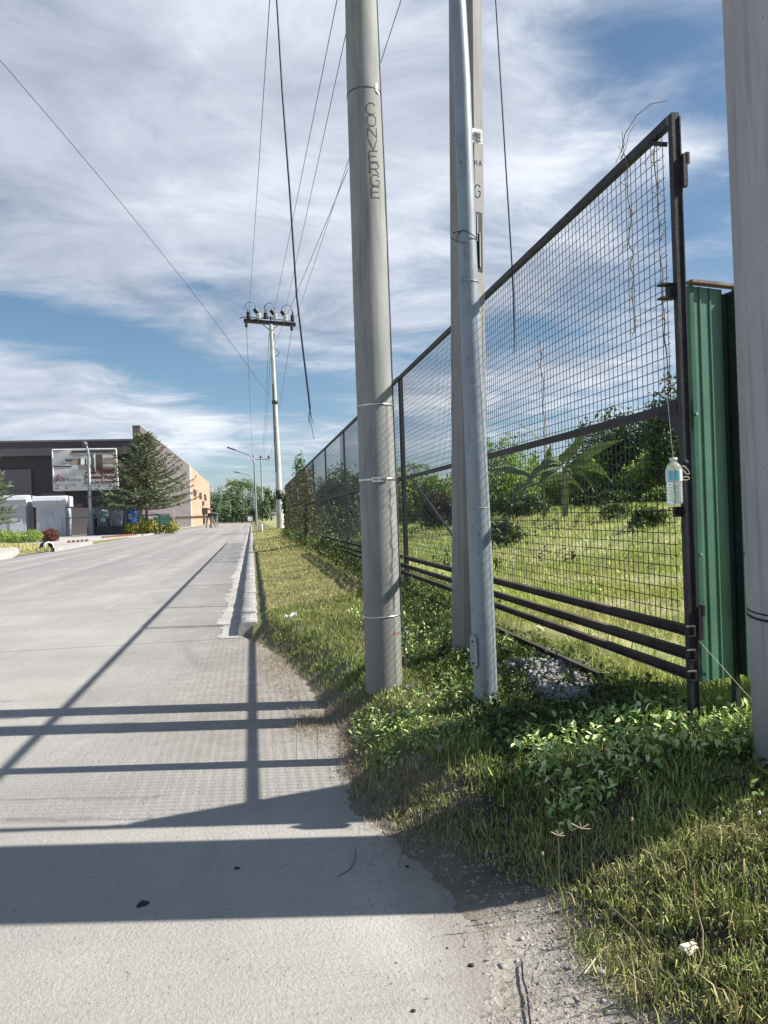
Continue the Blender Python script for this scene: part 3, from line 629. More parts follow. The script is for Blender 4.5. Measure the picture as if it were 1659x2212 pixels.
mb.tube(pts, .0055, 6); c, r = at_z(r1, zpx(1370)); xx = c.x+r+.02
mb.tube([pts[-1], (xx+.01, Y1-.03, zpx(1372)), (xx, Y1-.03, zpx(1400)), (xx+.006, Y1-.03, zpx(1440))], .006, 6)
mb.tube([(xx-.02, Y1-.04, zpx(1370)), (xx+.035, Y1-.04, zpx(1366)), (xx+.03, Y1-.03, zpx(1385)), (xx-.02, Y1-.03, zpx(1382))], .005, 6)
t.part(mb, 'ground_wire', 'wiregrey')

# P2: faceted concrete pole behind
Y2 = 5.93
r2 = pole_rings(Y2, [(970,1041,173),(973,1047,654),(975.6,1052,1120),(976,1056,1420)])
t = Thing('concrete_pole', (r2[0][0].x, Y2, .26), 'faceted grey concrete pole half hidden behind the galvanised pole', 'utility pole')
mb = MB(); n = 8; b = len(mb.v)
for (c, r) in r2:
    for j in range(n): a = 2*pi*(j+.5)/n+radians(-12); mb.v.append((c.x+r*1.04*cos(a), c.y+r*1.04*sin(a), c.z))
for i in range(len(r2)-1):
    for j in range(n): j2 = (j+1) % n; mb.face([b+i*n+j, b+i*n+j2, b+(i+1)*n+j2, b+(i+1)*n+j])
mb.face([b+(len(r2)-1)*n+j for j in range(n)])
t.part(mb, 'shaft', 'pole2')
z2 = lambda py: AY(1030, py, Y2).z
def face_quad(mb, px0, px1, py0, py1, off=.0):
    # flat piece on the facet turned towards the camera
    q = [AY(px0, py0, Y2-.165+off), AY(px1, py0+4, Y2-.15+off), AY(px1+1, py1+4, Y2-.15+off), AY(px0+1, py1, Y2-.165+off)]
    mb.prism(q[::-1], (0, .002, 0))
mb = MB(); face_quad(mb, 1019, 1042, 276, 308, -.012); st_ = t.part(mb, 'notice_sticker', 'paper')
mb = MB()
for row, py in enumerate((284, 291, 299)):
    for k in range(4):
        if rnd.random() < .85: face_quad(mb, 1021+k*4.6, 1021+k*4.6+3, py-2.5+k*.6, py+2.0+k*.6, -.016)
t.part(mb, 'sticker_print', 'black')
def flat_letter(mb, ch, px, py, wp, hp, th, off):
    for stt in STROKES[ch]:
        for a, b_ in zip(stt, stt[1:]):
            p0 = AY(px+(a[0]-.5)*wp, py-(a[1]-.5)*hp, Y2-.16+off); p1 = AY(px+(b_[0]-.5)*wp, py-(b_[1]-.5)*hp, Y2-.16+off)
            mb.bar(p0, p1, th, .002, (0, -1, 0))
mb = MB(); flat_letter(mb, 'G', 1031, 413, 12, 27, .008, -.014); flat_letter(mb, 'R', 1028, 352, 6, 9, .005, -.014); flat_letter(mb, 'A', 1037, 353, 6, 12, .006, -.014); t.part(mb, 'lettering', 'black')
mb = MB(); face_quad(mb, 1028, 1042, 456, 586, -.012); slot = t.part(mb, 'recess', 'black')
mb = MB(); face_quad(mb, 1030, 1034, 462, 520, -.016); face_quad(mb, 1036, 1038, 500, 575, -.016); t.part(mb, 'exposed_bars', 'pole2')
mb = MB(); band(mb, r2, z2(305), .012, .006, .03, 8); t.part(mb, 'strap', 'strap')

# P3: galvanised lamp pole
Y3 = 4.53
r3 = pole_rings(Y3, [(970,1006,0),(980,1016,173),(990,1028,505),(993,1035,655),(1010,1059,1120),(1020,1071,1400),(1025,1076,1530)])
t = Thing('galvanised_pole', (r3[0][0].x, Y3, .25), 'thin galvanised steel pole with a cover plate at its foot', 'lamp pole')
t.part(MB().rings(r3, 32), 'shaft', 'galv')
mb = MB(); z3 = lambda py: AY(1030, py, Y3).z
band(mb, r3, z3(612), .006, .003); t.part(mb, 'weld_ring', 'galv'); mb = MB(); band(mb, r3, z3(1098), .005, .0015); t.part(mb, 'weld_ring', 'galv')
mb = MB(); c, r = at_z(r3, z3(1405)); a = radians(205)
pc = Vector((c.x+(r+.008)*cos(a), c.y+(r+.008)*sin(a), c.z)); tv = Vector((-sin(a), cos(a), 0)); nv = Vector((cos(a), sin(a), 0)); poly = []
for k in range(20):
    an = 2*pi*k/20; ux = .028*cos(an); uz = .028*sin(an)+(.075 if sin(an) > 0 else -.075); poly.append(pc+tv*ux+Vector((0, 0, uz)))
mb.prism(poly, nv*-.02); pw = MB().prism([p+nv*.002 for p in poly], nv*.006); pw2 = t.part(mb, 'handhole_rim', 'galv'); pc_ = t.part(pw, 'cover_plate', 'galv')
for zz in (.062, -.07): q = pc+Vector((0, 0, zz)); t.part(MB().tube([q+nv*.006, q+nv*.014], .006, 8), 'bolt', 'black', pc_)
mb = MB(); q = [(AY(980+38*k/6, 505+14*sin(pi*k/6)+(6 if k in (0, 6) else 0), Y3-.1)) for k in range(7)]
c, r = at_z(r3, z3(512)); lp = [(c.x+(r+.008)*cos(aa_), c.y+(r+.008)*sin(aa_), c.z+.02*sin(aa_*2)) for aa_ in [2*pi*k/24 for k in range(25)]]
mb.tube(lp, .003, 5, False); lp2 = [(c.x-.03+(r+.03)*cos(a_), c.y-.05+.03*sin(a_), c.z-.02+.045*sin(a_)) for a_ in [pi*(.5+k/12) for k in range(13)]]; mb.tube(lp2, .003, 5); t.part(mb, 'tie_wire', 'wire')

# P4: wide concrete pole at the right edge
r4 = [(Vector((2.425, 2.86, 0)), .36), (Vector((2.385, 2.86, 4.5)), .36), (Vector((2.35, 2.86, 9.0)), .36)]
t = Thing('concrete_pole', (2.425, 2.86, .3), 'wide smooth concrete pole cut by the right edge of the photo', 'utility pole')
t.part(MB().rings(r4, 64), 'shaft', 'pole4')
mb = MB(); band(mb, r4, AY(1650, 1322, 2.9).z, .010, .004, .03, 48); t.part(mb, 'wire_band', 'wire'); mb = MB(); band(mb, r4, AY(1650, 1318, 2.9).z+.012, .006, .003, .026, 48); t.part(mb, 'wire_band', 'wire')

# ------------------------------------------------------------------ steel mesh gate and fence
K = .726
def kz(z): return 1.5+(z-1.5)*K        # heights along the fence
FX = 2.09; TOP = 3.382; MID = 1.979; BOT = .887
gy0, gy1 = 3.47, 10.6
t = Thing('sliding_gate', (FX, gy0, .35), 'tall dark steel gate panel filled with square wire mesh beside the green sheets', 'gate')
mb = MB(); mb.box((FX, gy0, 1.80), (.038, .038, 3.205)); mb.box((FX+.022, gy0+.0, 1.795), (.006, .046, 3.18)); t.part(mb, 'end_post', 'steel')
mb = MB(); mb.box((FX, (gy0+gy1)/2+.03, TOP), (.036, gy1-gy0, .047)); t.part(mb, 'top_rail', 'steel')
mb = MB(); a_, c_ = AX(1436, 312, FX), AX(1392, 308, FX); mb.bar(a_, c_, .022, .030, (1, 0, 0)); t.part(mb, 'corner_brace', 'steel')
mb = MB(); mb.prism([AX(a, b, FX-.012) for a, b in ((1418, 905), (1440, 868), (1462, 862), (1480, 1000), (1472, 985), (1462, 940), (1448, 912))], (.02, 0, 0)); t.part(mb, 'gusset_plate', 'steel')
mb = MB(); mb.box((FX, (gy0+gy1)/2+.03, MID), (.034, gy1-gy0, .044)); t.part(mb, 'mid_rail', 'steel')
def channel(mb, y0, y1, z, h, d_=.032):
    mb.box((FX, (y0+y1)/2, z), (.006, y1-y0, h)); mb.box((FX-d_/2, (y0+y1)/2, z+h/2-.003), (d_-.005, y1-y0, .006)); mb.box((FX-d_/2, (y0+y1)/2, z-h/2+.003), (d_-.005, y1-y0, .006))
for (z, h) in ((.882, .050), (.767, .052), (.668, .046), (.46, .04)):
    mb = MB(); channel(mb, gy0-.04 if z > .6 else 4.45, gy1 if z > .8 else 24.0, z, h); t.part(mb, 'bottom_rail', 'railbrown')
for (z, h) in ((.880, .060), (.765, .062), (.665, .058)): t.part(MB().box((FX-.026, gy0-.046, z+h/2), (.042, .010, .006)), 'worn_rail_end', 'strap')
def hook(z, up=True):
    mb = MB(); x = FX+.038; mb.box((x, gy0-.02, z), (.022, .022, .16)); mb.box((x+.014, gy0-.02, z+.06), (.020, .022, .055)); mb.box((x-.012, gy0-.015, z-.06), (.022, .022, .036)); return mb
t.part(hook(AY(1466, 372, gy0).z), 'hinge_lug', 'steel'); t.part(hook(AY(1517, 1335, gy0).z-.02), 'hinge_lug', 'steel')
for py in (628, 1300/1.0-30):
    z = AY(1440, py, gy0).z; mb = MB()
    if py < 700:
        mb.box((FX-.034, gy0+.015, z), (.036, .044, .055)); mb.box((FX-.056, gy0+.015, z+.033), (.08, .05, .008)); mb.box((FX-.056, gy0+.015, z-.033), (.08, .05, .008)); t.part(mb, 'roller_bracket', 'steel')
    else:
        mb.box((FX-.036, gy0+.015, AY(1480, 1105, gy0).z), (.044, .022, .05)); t.part(mb, 'latch_bracket', 'steel')
def wire_mesh(y0, y1, z0, z1, step, r, x=FX, seg=None, wob=0.0, skip=0.0):
    mb = MB(); nz = int(round((z1-z0)/step)); ny = int(round((y1-y0)/step))
    for i in range(nz+1):
        z = z0+(z1-z0)*i/nz; pts = [(x+.004, y0+(y1-y0)*k/8, z+rnd.uniform(-1, 1)*wob) for k in range(9)]; mb.tube(pts, r, 4, False, False)
    for j in range(ny+1):
        y = y0+(y1-y0)*j/ny; pts = [(x-.004, y+rnd.uniform(-1, 1)*wob, z0+(z1-z0)*k/5) for k in range(6)]; mb.tube(pts, r, 4, False, False)
    return mb
t.part(wire_mesh(gy0+.10, gy1, BOT+.02, TOP-.02, .0552, .0022, wob=.003), 'wire_mesh', 'wire')
mb = MB(); mb.bar((FX+.05, 10.3, 2.0), (FX+.05, 7.3, .95), .022, .022, (1, 0, 0)); t.part(mb, 'diagonal_brace', 'steel')
mb = MB(); mb.box((FX, gy1-.03, 1.79), (.044, .05, 3.16)); t.part(mb, 'rear_post', 'steel')

posts = [10.69, 13.1, 17.6, 22.1, 26.6, 31.3, 36.9, 42.2, 47.9]
t = Thing('mesh_fence', (FX, 10.69, .3), 'long wire mesh fence running up the verge beyond the gate panel', 'fence')
for y in posts:
    mb = MB(); mb.box((FX+.044, y, 1.80), (.044, .058, 3.19)); mb.box((FX+.044, y, 3.402), (.047, .061, .014)); t.part(mb, 'post', 'steel')
mb = MB(); mb.box((FX, 29.3, TOP+.006), (.036, 37.3, .054)); t.part(mb, 'top_rail', 'steel')
mb = MB(); mb.box((FX, 20.7, MID), (.036, 20.0, .055)); mb.box((FX+.004, 36.3, MID+.09), (.036, 10, .05)); t.part(mb, 'mid_rail', 'steel')
mb = MB(); channel(mb, 10.75, 24, .883, .05); t.part(mb, 'bottom_rail', 'steel')
mb = MB()
for a, b_ in ((10.75, 18), (18, 47.9)): 
    m_ = wire_mesh(a, b_, .45, TOP-.02, .0552 if a < 15 else .11, .0022 if a < 15 else .0026); k = len(mb.v); mb.v += m_.v; mb.f += [[i+k for i in f_] for f_ in m_.f]; mb.s += m_.s
t.part(mb, 'wire_mesh', 'wire')
mb = MB(); mb.bar((FX+.04, 22.0, 2.0), (FX+.04, 17.8, .85), .022, .022, (1, 0, 0)); t.part(mb, 'diagonal_brace', 'steel')
mb = MB(); mb.bar((FX+.04, 17.5, 2.0), (FX+.04, 14.2, .85), .022, .022, (1, 0, 0)); t.part(mb, 'diagonal_brace', 'steel')

# vines on the mesh
def vine(px0, py0, px1, py1, label, leaves=30, seed=1):
    rr = random.Random(seed); mb = MB(); pts = []; n = 16
    for i in range(n+1):
        f = i/n; p = AX(px0+(px1-px0)*f, py0+(py1-py0)*f, FX-.02); pts.append(p+Vector((rr.uniform(-1, 1)*.01, rr.uniform(-1, 1)*.012, 0)))
    mb.tube(pts, .0035, 4, True, False)
    for i in range(leaves):
        p = pts[rr.randrange(len(pts))]; e = p+Vector((rr.uniform(-.03, .02), rr.uniform(-1, 1)*.06, rr.uniform(-.06, .07))); mb.tube([p, p.lerp(e, .5)+Vector((0, .008, .01)), e], .0018, 3, False, False)
    o = mb.build('dry_vine', 'twig'); tag(o, label, 'vine', 'dry vines hanging on the gate mesh')
vine(1352, 330, 1372, 720, 'dry leafless vine climbing the mesh, left of the longest one', 34, 1)
vine(1412, 320, 1446, 860, 'longest dry vine on the mesh, nearest the end post', 50, 2)
vine(1168, 740, 1178, 1000, 'short thin dry vine low on the mesh near the galvanised pole', 12, 3)
mb = MB(); q = [AX(1342, 330, FX), AX(1350, 290, FX), AX(1375, 250, FX), AX(1405, 225, FX), AX(1442, 217, FX)]; mb.tube(q, [.003, .003, .0025, .002, .0015], 4)
q = [AX(1340, 345, FX), AX(1352, 320, FX), AX(1358, 290, FX), AX(1372, 268, FX)]; mb.tube(q, .002, 4); q = [AX(1330, 352, FX), AX(1346, 318, FX), AX(1344, 285, FX)]; mb.tube(q, .002, 4)
tag(mb.build('dry_sprig', 'twig'), 'bare twig arching above the top rail near the gate corner', 'twig')
def vine_mass(name, label, y0, y1, z0, z1, n, size, mat):
    Y = R.uniform(y0, y1, n); Z = z0+(z1-z0)*R.uniform(0, 1, n)**1.2; k = patch(Y*.7, Z, 2.3, .4) > .42
    P = np.stack((R.normal(FX+.02, .05, n), Y, Z), -1)[k]; me = leaf_mesh(name, P, size, .5, .1, .6); tag(link(name, me, mat), label, 'vine', kind='stuff')
vine_mass('vine_cover', 'brown dried creeper covering the far stretch of the mesh fence', 26, 48, .5, 3.3, 9000, .11, 'vine')
vine_mass('vine_cover', 'thin creeper on the middle stretch of the mesh fence', 14.5, 27, .4, 1.8, 2600, .065, 'dweed')

# water bottle
bx = AY(1456, 1040, gy0-.04); t = Thing('plastic_bottle', (bx.x, bx.y, AY(1456, 1090, gy0-.04).z), 'clear water bottle with a blue label wired to the gate post', 'bottle')
b0 = t.o; hb = AY(1453, 989, gy0-.04).z-b0.z
prof = [(.0, 0), (.033, .001), (.038, .014)]
for k in range(6): zz = .02+k*.015; prof += [(.038, zz), (.0352, zz+.006), (.038, zz+.011)]
prof += [(.037, hb*.53), (.037, hb*.77), (.030, hb*.85), (.015, hb*.91), (.0127, hb*.93), (.0127, hb*.95)]
t.part(MB().lathe(prof, b0, 28), 'bottle_body', 'pet')
t.part(MB().lathe([(0, hb*.93), (.0175, hb*.93), (.018, hb), (0, hb+.001)], b0, 20), 'cap', 'white')
lb = t.part(MB().lathe([(.0384, hb*.50), (.0384, hb*.74)], b0, 28), 'label', 'white')
mb = MB()
for a0, wd in ((-158, 30), (-120, 12), (-100, 24)):
    for k in range(4):
        a1 = radians(a0+wd*k/4); a2 = radians(a0+wd*(k+1)/4); mb.quad(*[(b0.x+.0390*cos(a_), b0.y+.0390*sin(a_), b0.z+z_) for a_, z_ in ((a1, hb*.52), (a2, hb*.52), (a2, hb*.715), (a1, hb*.715))])
t.part(mb, 'label_print', 'cyan', lb)
for z_, nm in ((hb*.80, 1), (hb*.55, 2)):
    mb = MB(); lp = [(b0.x+.033+.020*(1-cos(a_)), b0.y-.015, b0.z+z_+(.008 if nm == 2 else .014)*sin(a_)-(.016*(1-cos(a_)) if nm == 1 else 0)) for a_ in [2*pi*k/16 for k in range(17)]]; mb.tube(lp, .0014, 5, False); t.part(mb, 'tie_wire', 'rope')
mb = MB(); mb.tube([(b0.x, b0.y, b0.z+hb), (b0.x-.003, b0.y+.007, b0.z+hb+.09), (b0.x-.009, b0.y+.02, b0.z+hb+.30)], .0012, 4); t.part(mb, 'hanging_wire', 'rope')

# ------------------------------------------------------------------ green corrugated fence
gl = Vector((2.150, 3.507, 0)); gr = Vector((4.55, 4.10, 0)); gd = (gr-gl).normalized(); gn = Vector((gd.y, -gd.x, 0))   # gn towards the camera
t = Thing('sheet_fence', (gl.x, gl.y, .35), 'green corrugated metal sheet fence right of the steel gate', 'fence')
def sheet(s0, n, off, pitch=.218):
    mb = MB(); prof = []; s_ = s0
    for k in range(n):
        prof += [(s_, 0), (s_, .022), (s_+.022, .026), (s_+.024, .006), (s_+.072, .006), (s_+.075, .013), (s_+.083, .013), (s_+.086, .006), (s_+.138, .006), (s_+.141, .013), (s_+.149, .013), (s_+.152, .006), (s_+.193, .006), (s_+.196, .0)]; s_ += pitch*1.0
    if n == 1: prof[-1] = (.232, .006)
    lo, hi = .62, 2.575; b = len(mb.v)
    for (a, dd) in prof:
        p = gl+gd*a+gn*(dd+off); mb.v += [(p.x, p.y, lo+.03*(a > .4)), (p.x, p.y, hi)]
    for i in range(len(prof)-1): mb.face([b+2*i, b+2*i+2, b+2*i+3, b+2*i+1])
    return mb
t.part(sheet(.0, 1, .0), 'sheet_panel', 'green')
t.part(sheet(.266, 9, .035), 'sheet_panel', 'green')
mb = MB(); p = gl+gd*.244; mb.box((p.x, p.y, 1.4), (.03, .03, 2.3), Matrix.Rotation(atan2(gd.y, gd.x), 3, 'Z')); p = gl+gd*.262+gn*.026; mb.box((p.x, p.y, 1.595), (.006, .066, 1.93), Matrix.Rotation(atan2(gd.y, gd.x), 3, 'Z')); t.part(mb, 'post_and_shaded_flank', 'greend')  # the plate is the second sheet's flank, its shade put into the colour
mb = MB(); a = gl+gn*.02; b_ = gr+gn*.04; mb.bar((a.x, a.y, 2.59), (b_.x, b_.y, 2.60), .05, .014); t.part(mb, 'cap_rail', 'rust')
for s_, of in ((.011, .025), (.277, .060)):
    for z_ in (1.94, 1.25):
        p = gl+gd*s_+gn*of; mb = MB(); mb.tube([(p.x, p.y, z_), tuple(Vector((p.x, p.y, z_))+gn*.009)], .006, 8); t.part(mb, 'screw', 'strap')

# ------------------------------------------------------------------ dangling cables near
def hang(pts, Y, r, name, label, cat, mat='cable', fray=None):
    mb = MB(); q = [AY(px, py, Y) for px, py in pts]; mb.tube(q, r, 7)
    e = q[-1]; t_ = Thing(name, e, label, cat); t_.part(mb, 'cable_sheath', mat)
    if fray:
        mb = MB()
        for f_ in fray: mb.tube([AY(a, b, Y) for a, b in f_], .0022, 4)
        t_.part(mb, 'frayed_strand', mat)
hang([(587, -330), (593, -140), (598, 0), (610, 200), (627, 430), (641, 640), (655, 760), (666, 850), (670, 884)], 6.6, .0085, 'hanging_cable', 'thick cut black cable dangling left of the lettered pole, frayed at its end', 'cable',
     fray=[[(670, 884), (668, 905), (669, 918)], [(670, 884), (673, 902), (677, 915)], [(670, 884), (672, 915), (678, 948)], [(669, 884), (666, 900), (667, 912)]])
hang([(1058, -320), (1064, -160), (1071, 0), (1082, 180), (1094, 380), (1104, 540), (1110, 640), (1111, 740)], 5.5, .0057, 'hanging_cable', 'thinner black cable hanging in front of the mesh right of the galvanised pole', 'cable',
     fray=[[(1111, 740), (1113, 752), (1112, 762)], [(1111, 740), (1109, 752), (1108, 764)]])

# ------------------------------------------------------------------ power pole with crossarm
YP = 80.0
def PX(cx, cy): return AY(483.9+cx*.16668, 553+cy*.16668, YP)
rp = []
for (xl, xr, py) in ((581, 589, 700), (586, 595, 800), (590.5, 601, 913), (594, 606, 990), (598, 614.5, 1145)):
    a, b_ = AY(xl, py, YP), AY(xr, py, YP); rp.append((Vector(((a.x+b_.x)/2, YP, a.z)), (b_.x-a.x)/2))
rp.sort(key=lambda q: q[0].z)
t = Thing('power_pole', (rp[0][0].x, YP, .2), 'tall pale power pole with a crowded crossarm beside the far fence', 'power pole')
t.part(MB().rings(rp, 16), 'shaft', plain('weathered_white', (0.50, 0.49, 0.47), .8, 0, .15, 1))
mb = MB(); band(mb, rp, AY(605, 1069, YP).z, .95, .02, 0, 16); t.part(mb, 'dark_band', 'black')
A0, A1 = PX(255, 832), PX(930, 885); mb = MB(); mb.bar(A0, A1, .22, .30); mb.bar(A0+Vector((0, .5, 0)), A1+Vector((0, .5, 0)), .16, .26); arm = t.part(mb, 'crossarm', 'black')
for a, b_ in (((490, 880), (590, 965)), ((710, 895), (640, 950))):
    mb = MB(); mb.bar(PX(*a)-Vector((0, .2, 0)), PX(*b_)-Vector((0, .2, 0)), .08, .08, (0, 1, 0)); t.part(mb, 'brace', 'wiregrey')
def bell(cx, cy0, cy1, wpx, mat, nm):
    top = PX(cx, cy0); bot = PX(cx, cy1); h = top.z-bot.z; r = wpx*.16668/F*81/2; n = 4; prof = [(0, 0)]
    for k in range(n): prof += [(r*.7, h*k/n), (r, h*(k+.35)/n), (r*.7, h*(k+.9)/n)]
    prof += [(r*.3, h), (0, h)]; t.part(MB().lathe(prof, bot, 12), nm, mat)
for cx, cy0, cy1, w_, m_ in ((318, 725, 815, 60, 'black'), (450, 745, 815, 75, 'porc'), (540, 735, 815, 60, 'black'), (668, 755, 830, 75, 'porc'), (798, 765, 845, 75, 'porc'), (888, 765, 850, 60, 'black')): bell(cx, cy0, cy1, w_, m_, 'insulator')
for cx, cy0, cy1 in ((290, 870, 922), (880, 905, 965)): bell(cx, cy0, cy1, 42, 'black', 'hanging_insulator')
for cx, cy in ((415, 712), (630, 730), (765, 740)):
    mb = MB(); a, b_ = PX(cx-18, cy-28), PX(cx+22, cy+26); mb.tube([a, b_], .24, 8); mb.tube([b_, PX(cx+40, cy+60)], .07, 6); t.part(mb, 'fuse_cutout', 'black')
for x0, x1, yt, y0, y1 in ((270, 412, 598, 700, 700), (525, 645, 610, 740, 710), (745, 888, 635, 720, 760)):
    mb = MB(); pts = []
    for k in range(13):
        f_ = k/12; an = pi*f_; pts.append(PX((x0+x1)/2-(x1-x0)/2*cos(an)*1.0, (y0*(1-f_)+y1*f_)-(((y0*(1-f_)+y1*f_))-yt)*sin(an)**.55))
    mb.tube(pts, .035, 5); t.part(mb, 'jumper_loop', 'wiregrey')
for cx, cy0, cy1 in ((300, 680, 730), (325, 690, 730), (525, 640, 740), (548, 690, 740), (880, 690, 770), (895, 730, 770)):
    mb = MB(); mb.tube([PX(cx, cy0), PX(cx+4, cy1)], .04, 5); t.part(mb, 'terminal_rod', 'black')
mb = MB(); mb.tube([PX(200, 808), PX(235, 795), PX(290, 792), PX(400, 800), PX(600, 815), PX(740, 830), PX(900, 850)], .05, 5); mb.tube([PX(300, 840), PX(520, 800), PX(600, 790), PX(650, 812)], .05, 5); t.part(mb, 'arm_cable', 'black')
mb = MB(); mb.tube([PX(600, 780), PX(612, 870), PX(600, 960), PX(650, 1020), PX(640, 1120), PX(635, 1190)], .07, 6); mb.tube([PX(600, 930), PX(628, 1000), PX(612, 1100), PX(640, 1185)], .05, 5)
pts = [PX(645+75*sin(pi*k/12)*(1 if 1 else 1)+(-5 if k else 0), 1190+k*10.8) for k in range(13)]; mb.tube(pts, .03, 5)
pts = [AY(589.5, 830, YP-.4), AY(592, 930, YP-.4), AY(596, 1020, YP-.45)]; mb.tube(pts, .06, 5); t.part(mb, 'riser_cable', 'black')
mb = MB(); band(mb, rp, AY(596, 869, YP).z, .35, .07, 0, 12); t.part(mb, 'clamp', 'black')

def overhead(a, b, label, r=.02, sag=.4, ext=1.0, name='overhead_wire', grp='overhead wires'):
    a = Vector(a); b = a+(Vector(b)-a)*ext; mb = MB(); pts = []
    for k in range(25): f_ = k/24; p = a.lerp(b, f_); p.z -= sag*4*f_*(1-f_); pts.append(p)
    mb.tube(pts, r, 5, True); tag(mb.build(name, 'wiregrey'), label, 'wire', grp)
YW = 26.0
overhead(PX(325, 700), AY(582, 0, YW), 'overhead wire running up from the left end of the crossarm', .016, .15, 1.25)
overhead(PX(650, 710), AY(727, 0, YW), 'overhead wire left of the lettered pole from the middle of the crossarm', .016, .1, 1.25)
overhead(PX(790, 720), AY(762, 0, YW), 'overhead wire rising behind the top of the lettered pole', .016, .1, 1.25)
overhead(PX(935, 800), AY(865, 0, YW), 'overhead wire from the right end of the crossarm passing right of the lettered pole', .016, .1, 1.25)
overhead(PX(640, 1180), AY(752, 365, 38), 'lower overhead wire reaching the lettered pole halfway up', .018, .1, 1.0)
e = AY(752, 365, 38)
overhead(AY(583, 858, YP-.5), AY(0, 165, 42), 'long wire slanting across the left sky down to the power pole', .022, -1.2, 1.3)
YQ = 235.0
overhead(PX(292, 930), AY(546, 1000, YQ), 'faint wire hanging from the left end of the crossarm to the far pole', .028, .8)
overhead(PX(878, 970), AY(580, 1003, YQ), 'faint wire from the right end of the crossarm towards the far pole', .028, .8)
overhead(PX(585, 1000), AY(566, 998, YQ), 'faint wire just left of the power pole shaft', .028, .8)
overhead(PX(600, 1300), AY(570, 1000, YQ), 'faint lower wire dropping beside the power pole shaft', .028, .8)

# far second pole
t = Thing('power_pole', G(569, 1128, .15), 'small distant power pole with a plain crossarm', 'power pole'); b0 = t.o; top = AY(563, 983, b0.y)
t.part(MB().tube([b0, top], [.34, .22], 10), 'shaft', 'ldrum')
mb = MB(); a, b_ = AY(545, 992, b0.y), AY(582, 993, b0.y); mb.bar(a, b_, .25, .28); t.part(mb, 'crossarm', 'ldrum')
for px in (546, 563, 580):
    q = AY(px, 989, b0.y); t.part(MB().lathe([(0, -.3), (.35, 0), (.25, .5), (0, .8)], q, 8), 'insulator', 'black')

# street lamps
def lamp(base, top, bend, head, label, r0, mat='galv', fix=None):
    r0 *= .62
    t = Thing('street_lamp', base, label, 'street lamp', 'street lamps along the road'); 
    pts = [base, Vector(base).lerp(Vector(top), .5), top]; t.part(MB().tube(pts, [r0, r0*.75, r0*.6], 10), 'post', mat)
    ar = MB().tube([top]+[Vector(b) for b in bend]+[head], [r0*.6, r0*.5, r0*.45]+[r0*.4]*(len(bend)-1), 8); t.part(ar, 'arm', mat)
    hd = Vector(head); dv = (hd-Vector(bend[-1])).normalized(); L = r0*5; mb = MB(); mb.bar(hd-dv*L*.3, hd+dv*L, r0*1.6, r0*.9); lh = t.part(mb, 'lamp_head', 'wiregrey' if fix is None else fix)
    mb = MB(); mb.bar(hd+dv*L*.0-Vector((0, 0, r0*.55)), hd+dv*L*.85-Vector((0, 0, r0*.55)), r0*1.2, r0*.25); t.part(mb, 'diffuser', 'porc', lh)
b0 = G(554, 1134, .15); Yl = b0.y
lamp(b0, AY(549, 1000, Yl), [AY(547, 992, Yl), AY(540, 984, Yl), AY(528, 979, Yl)], AY(505, 971, Yl), 'taller far street lamp reaching over the road from the kerb', .42)
b0 = G(549, 1127, .15); Yl = min(b0.y, 330); b0 = Vector((AY(550, 1127, Yl).x, Yl, .15))
lamp(b0, AY(546, 1040, Yl), [AY(545, 1030, Yl), AY(540, 1026, Yl)], AY(515, 1021, Yl), 'shorter most distant street lamp beyond the tall one', .55)
Yl = 94.0; b0 = AY(197, 1155, Yl)
t = Thing('street_lamp', b0, 'street lamp standing in front of the fabric banner on the dark building', 'street lamp', 'street lamps along the road')
t.part(MB().tube([b0, AY(195, 1100, Yl)], [.33, .29], 12), 'base_post', 'galv'); t.part(MB().tube([AY(195, 1100, Yl), AY(192, 1020, Yl), AY(191, 982, Yl)], [.23, .19, .15], 12), 'post', 'galv')
mb = MB(); mb.tube([AY(195.6, 1104, Yl-.35), AY(193, 1010, Yl-.3)], .08, 6); t.part(mb, 'conduit', 'white')
t.part(MB().tube([AY(191, 982, Yl), AY(189.5, 972, Yl), AY(186, 962, Yl)], [.15, .13, .12], 8), 'arm', 'galv')
mb = MB(); a, b_ = AY(187, 965, Yl), AY(179, 955, Yl); mb.tube([a, a.lerp(b_, .3), a.lerp(b_, .75), b_], [.12, .34, .36, .12], 10); t.part(mb, 'lamp_head', 'wiregrey')

# ------------------------------------------------------------------ building on the left
BX = -13.4; yf = 104.0; y_mid = 176.9; y_end = 262.0
def Z(px, py, Y): return AY(px, py, Y).z
wt0 = AX(302, 920, BX); wt1 = AX(408, 1005, BX); wt2 = AX(452, 1047, BX)
t = Thing('warehouse', (BX, wt0.y, 0), 'dark brown flat roofed shop building with an orange far wing', 'building')
yw = wt0.y
mb = MB(); mb.prism([(BX, yw, -.1), (BX, y_mid, -.1), (BX, y_mid, wt1.z), (BX, yw, wt0.z)], (-.9, 0, 0)); side = t.part(mb, 'side_wall', 'dwall')
mb = MB(); mb.bar((BX-.45, yw-.05, wt0.z+.05), (BX-.45, y_mid, wt1.z+.05), 1.0, .10); t.part(mb, 'wall_coping', 'pave', side)
mb = MB(); mb.prism([(BX+.05, y_mid, -.1), (BX+.05, y_end, -.1), (BX+.05, y_end, wt2.z+.4), (BX+.05, y_mid, wt1.z)], (-22, 0, 0)); ow = t.part(mb, 'orange_wing', 'orange')
mb = MB(); mb.box((BX+.12, y_mid+.4, wt1.z/2), (.2, .9, wt1.z)); t.part(mb, 'white_corner', 'white', ow)
mb = MB(); mb.box((BX-3, y_end+.3, wt2.z/2), (6.4, .5, wt2.z)); t.part(mb, 'end_wall', 'dwall')
zr = Z(150, 954, yw); zr2 = Z(0, 962, yw)
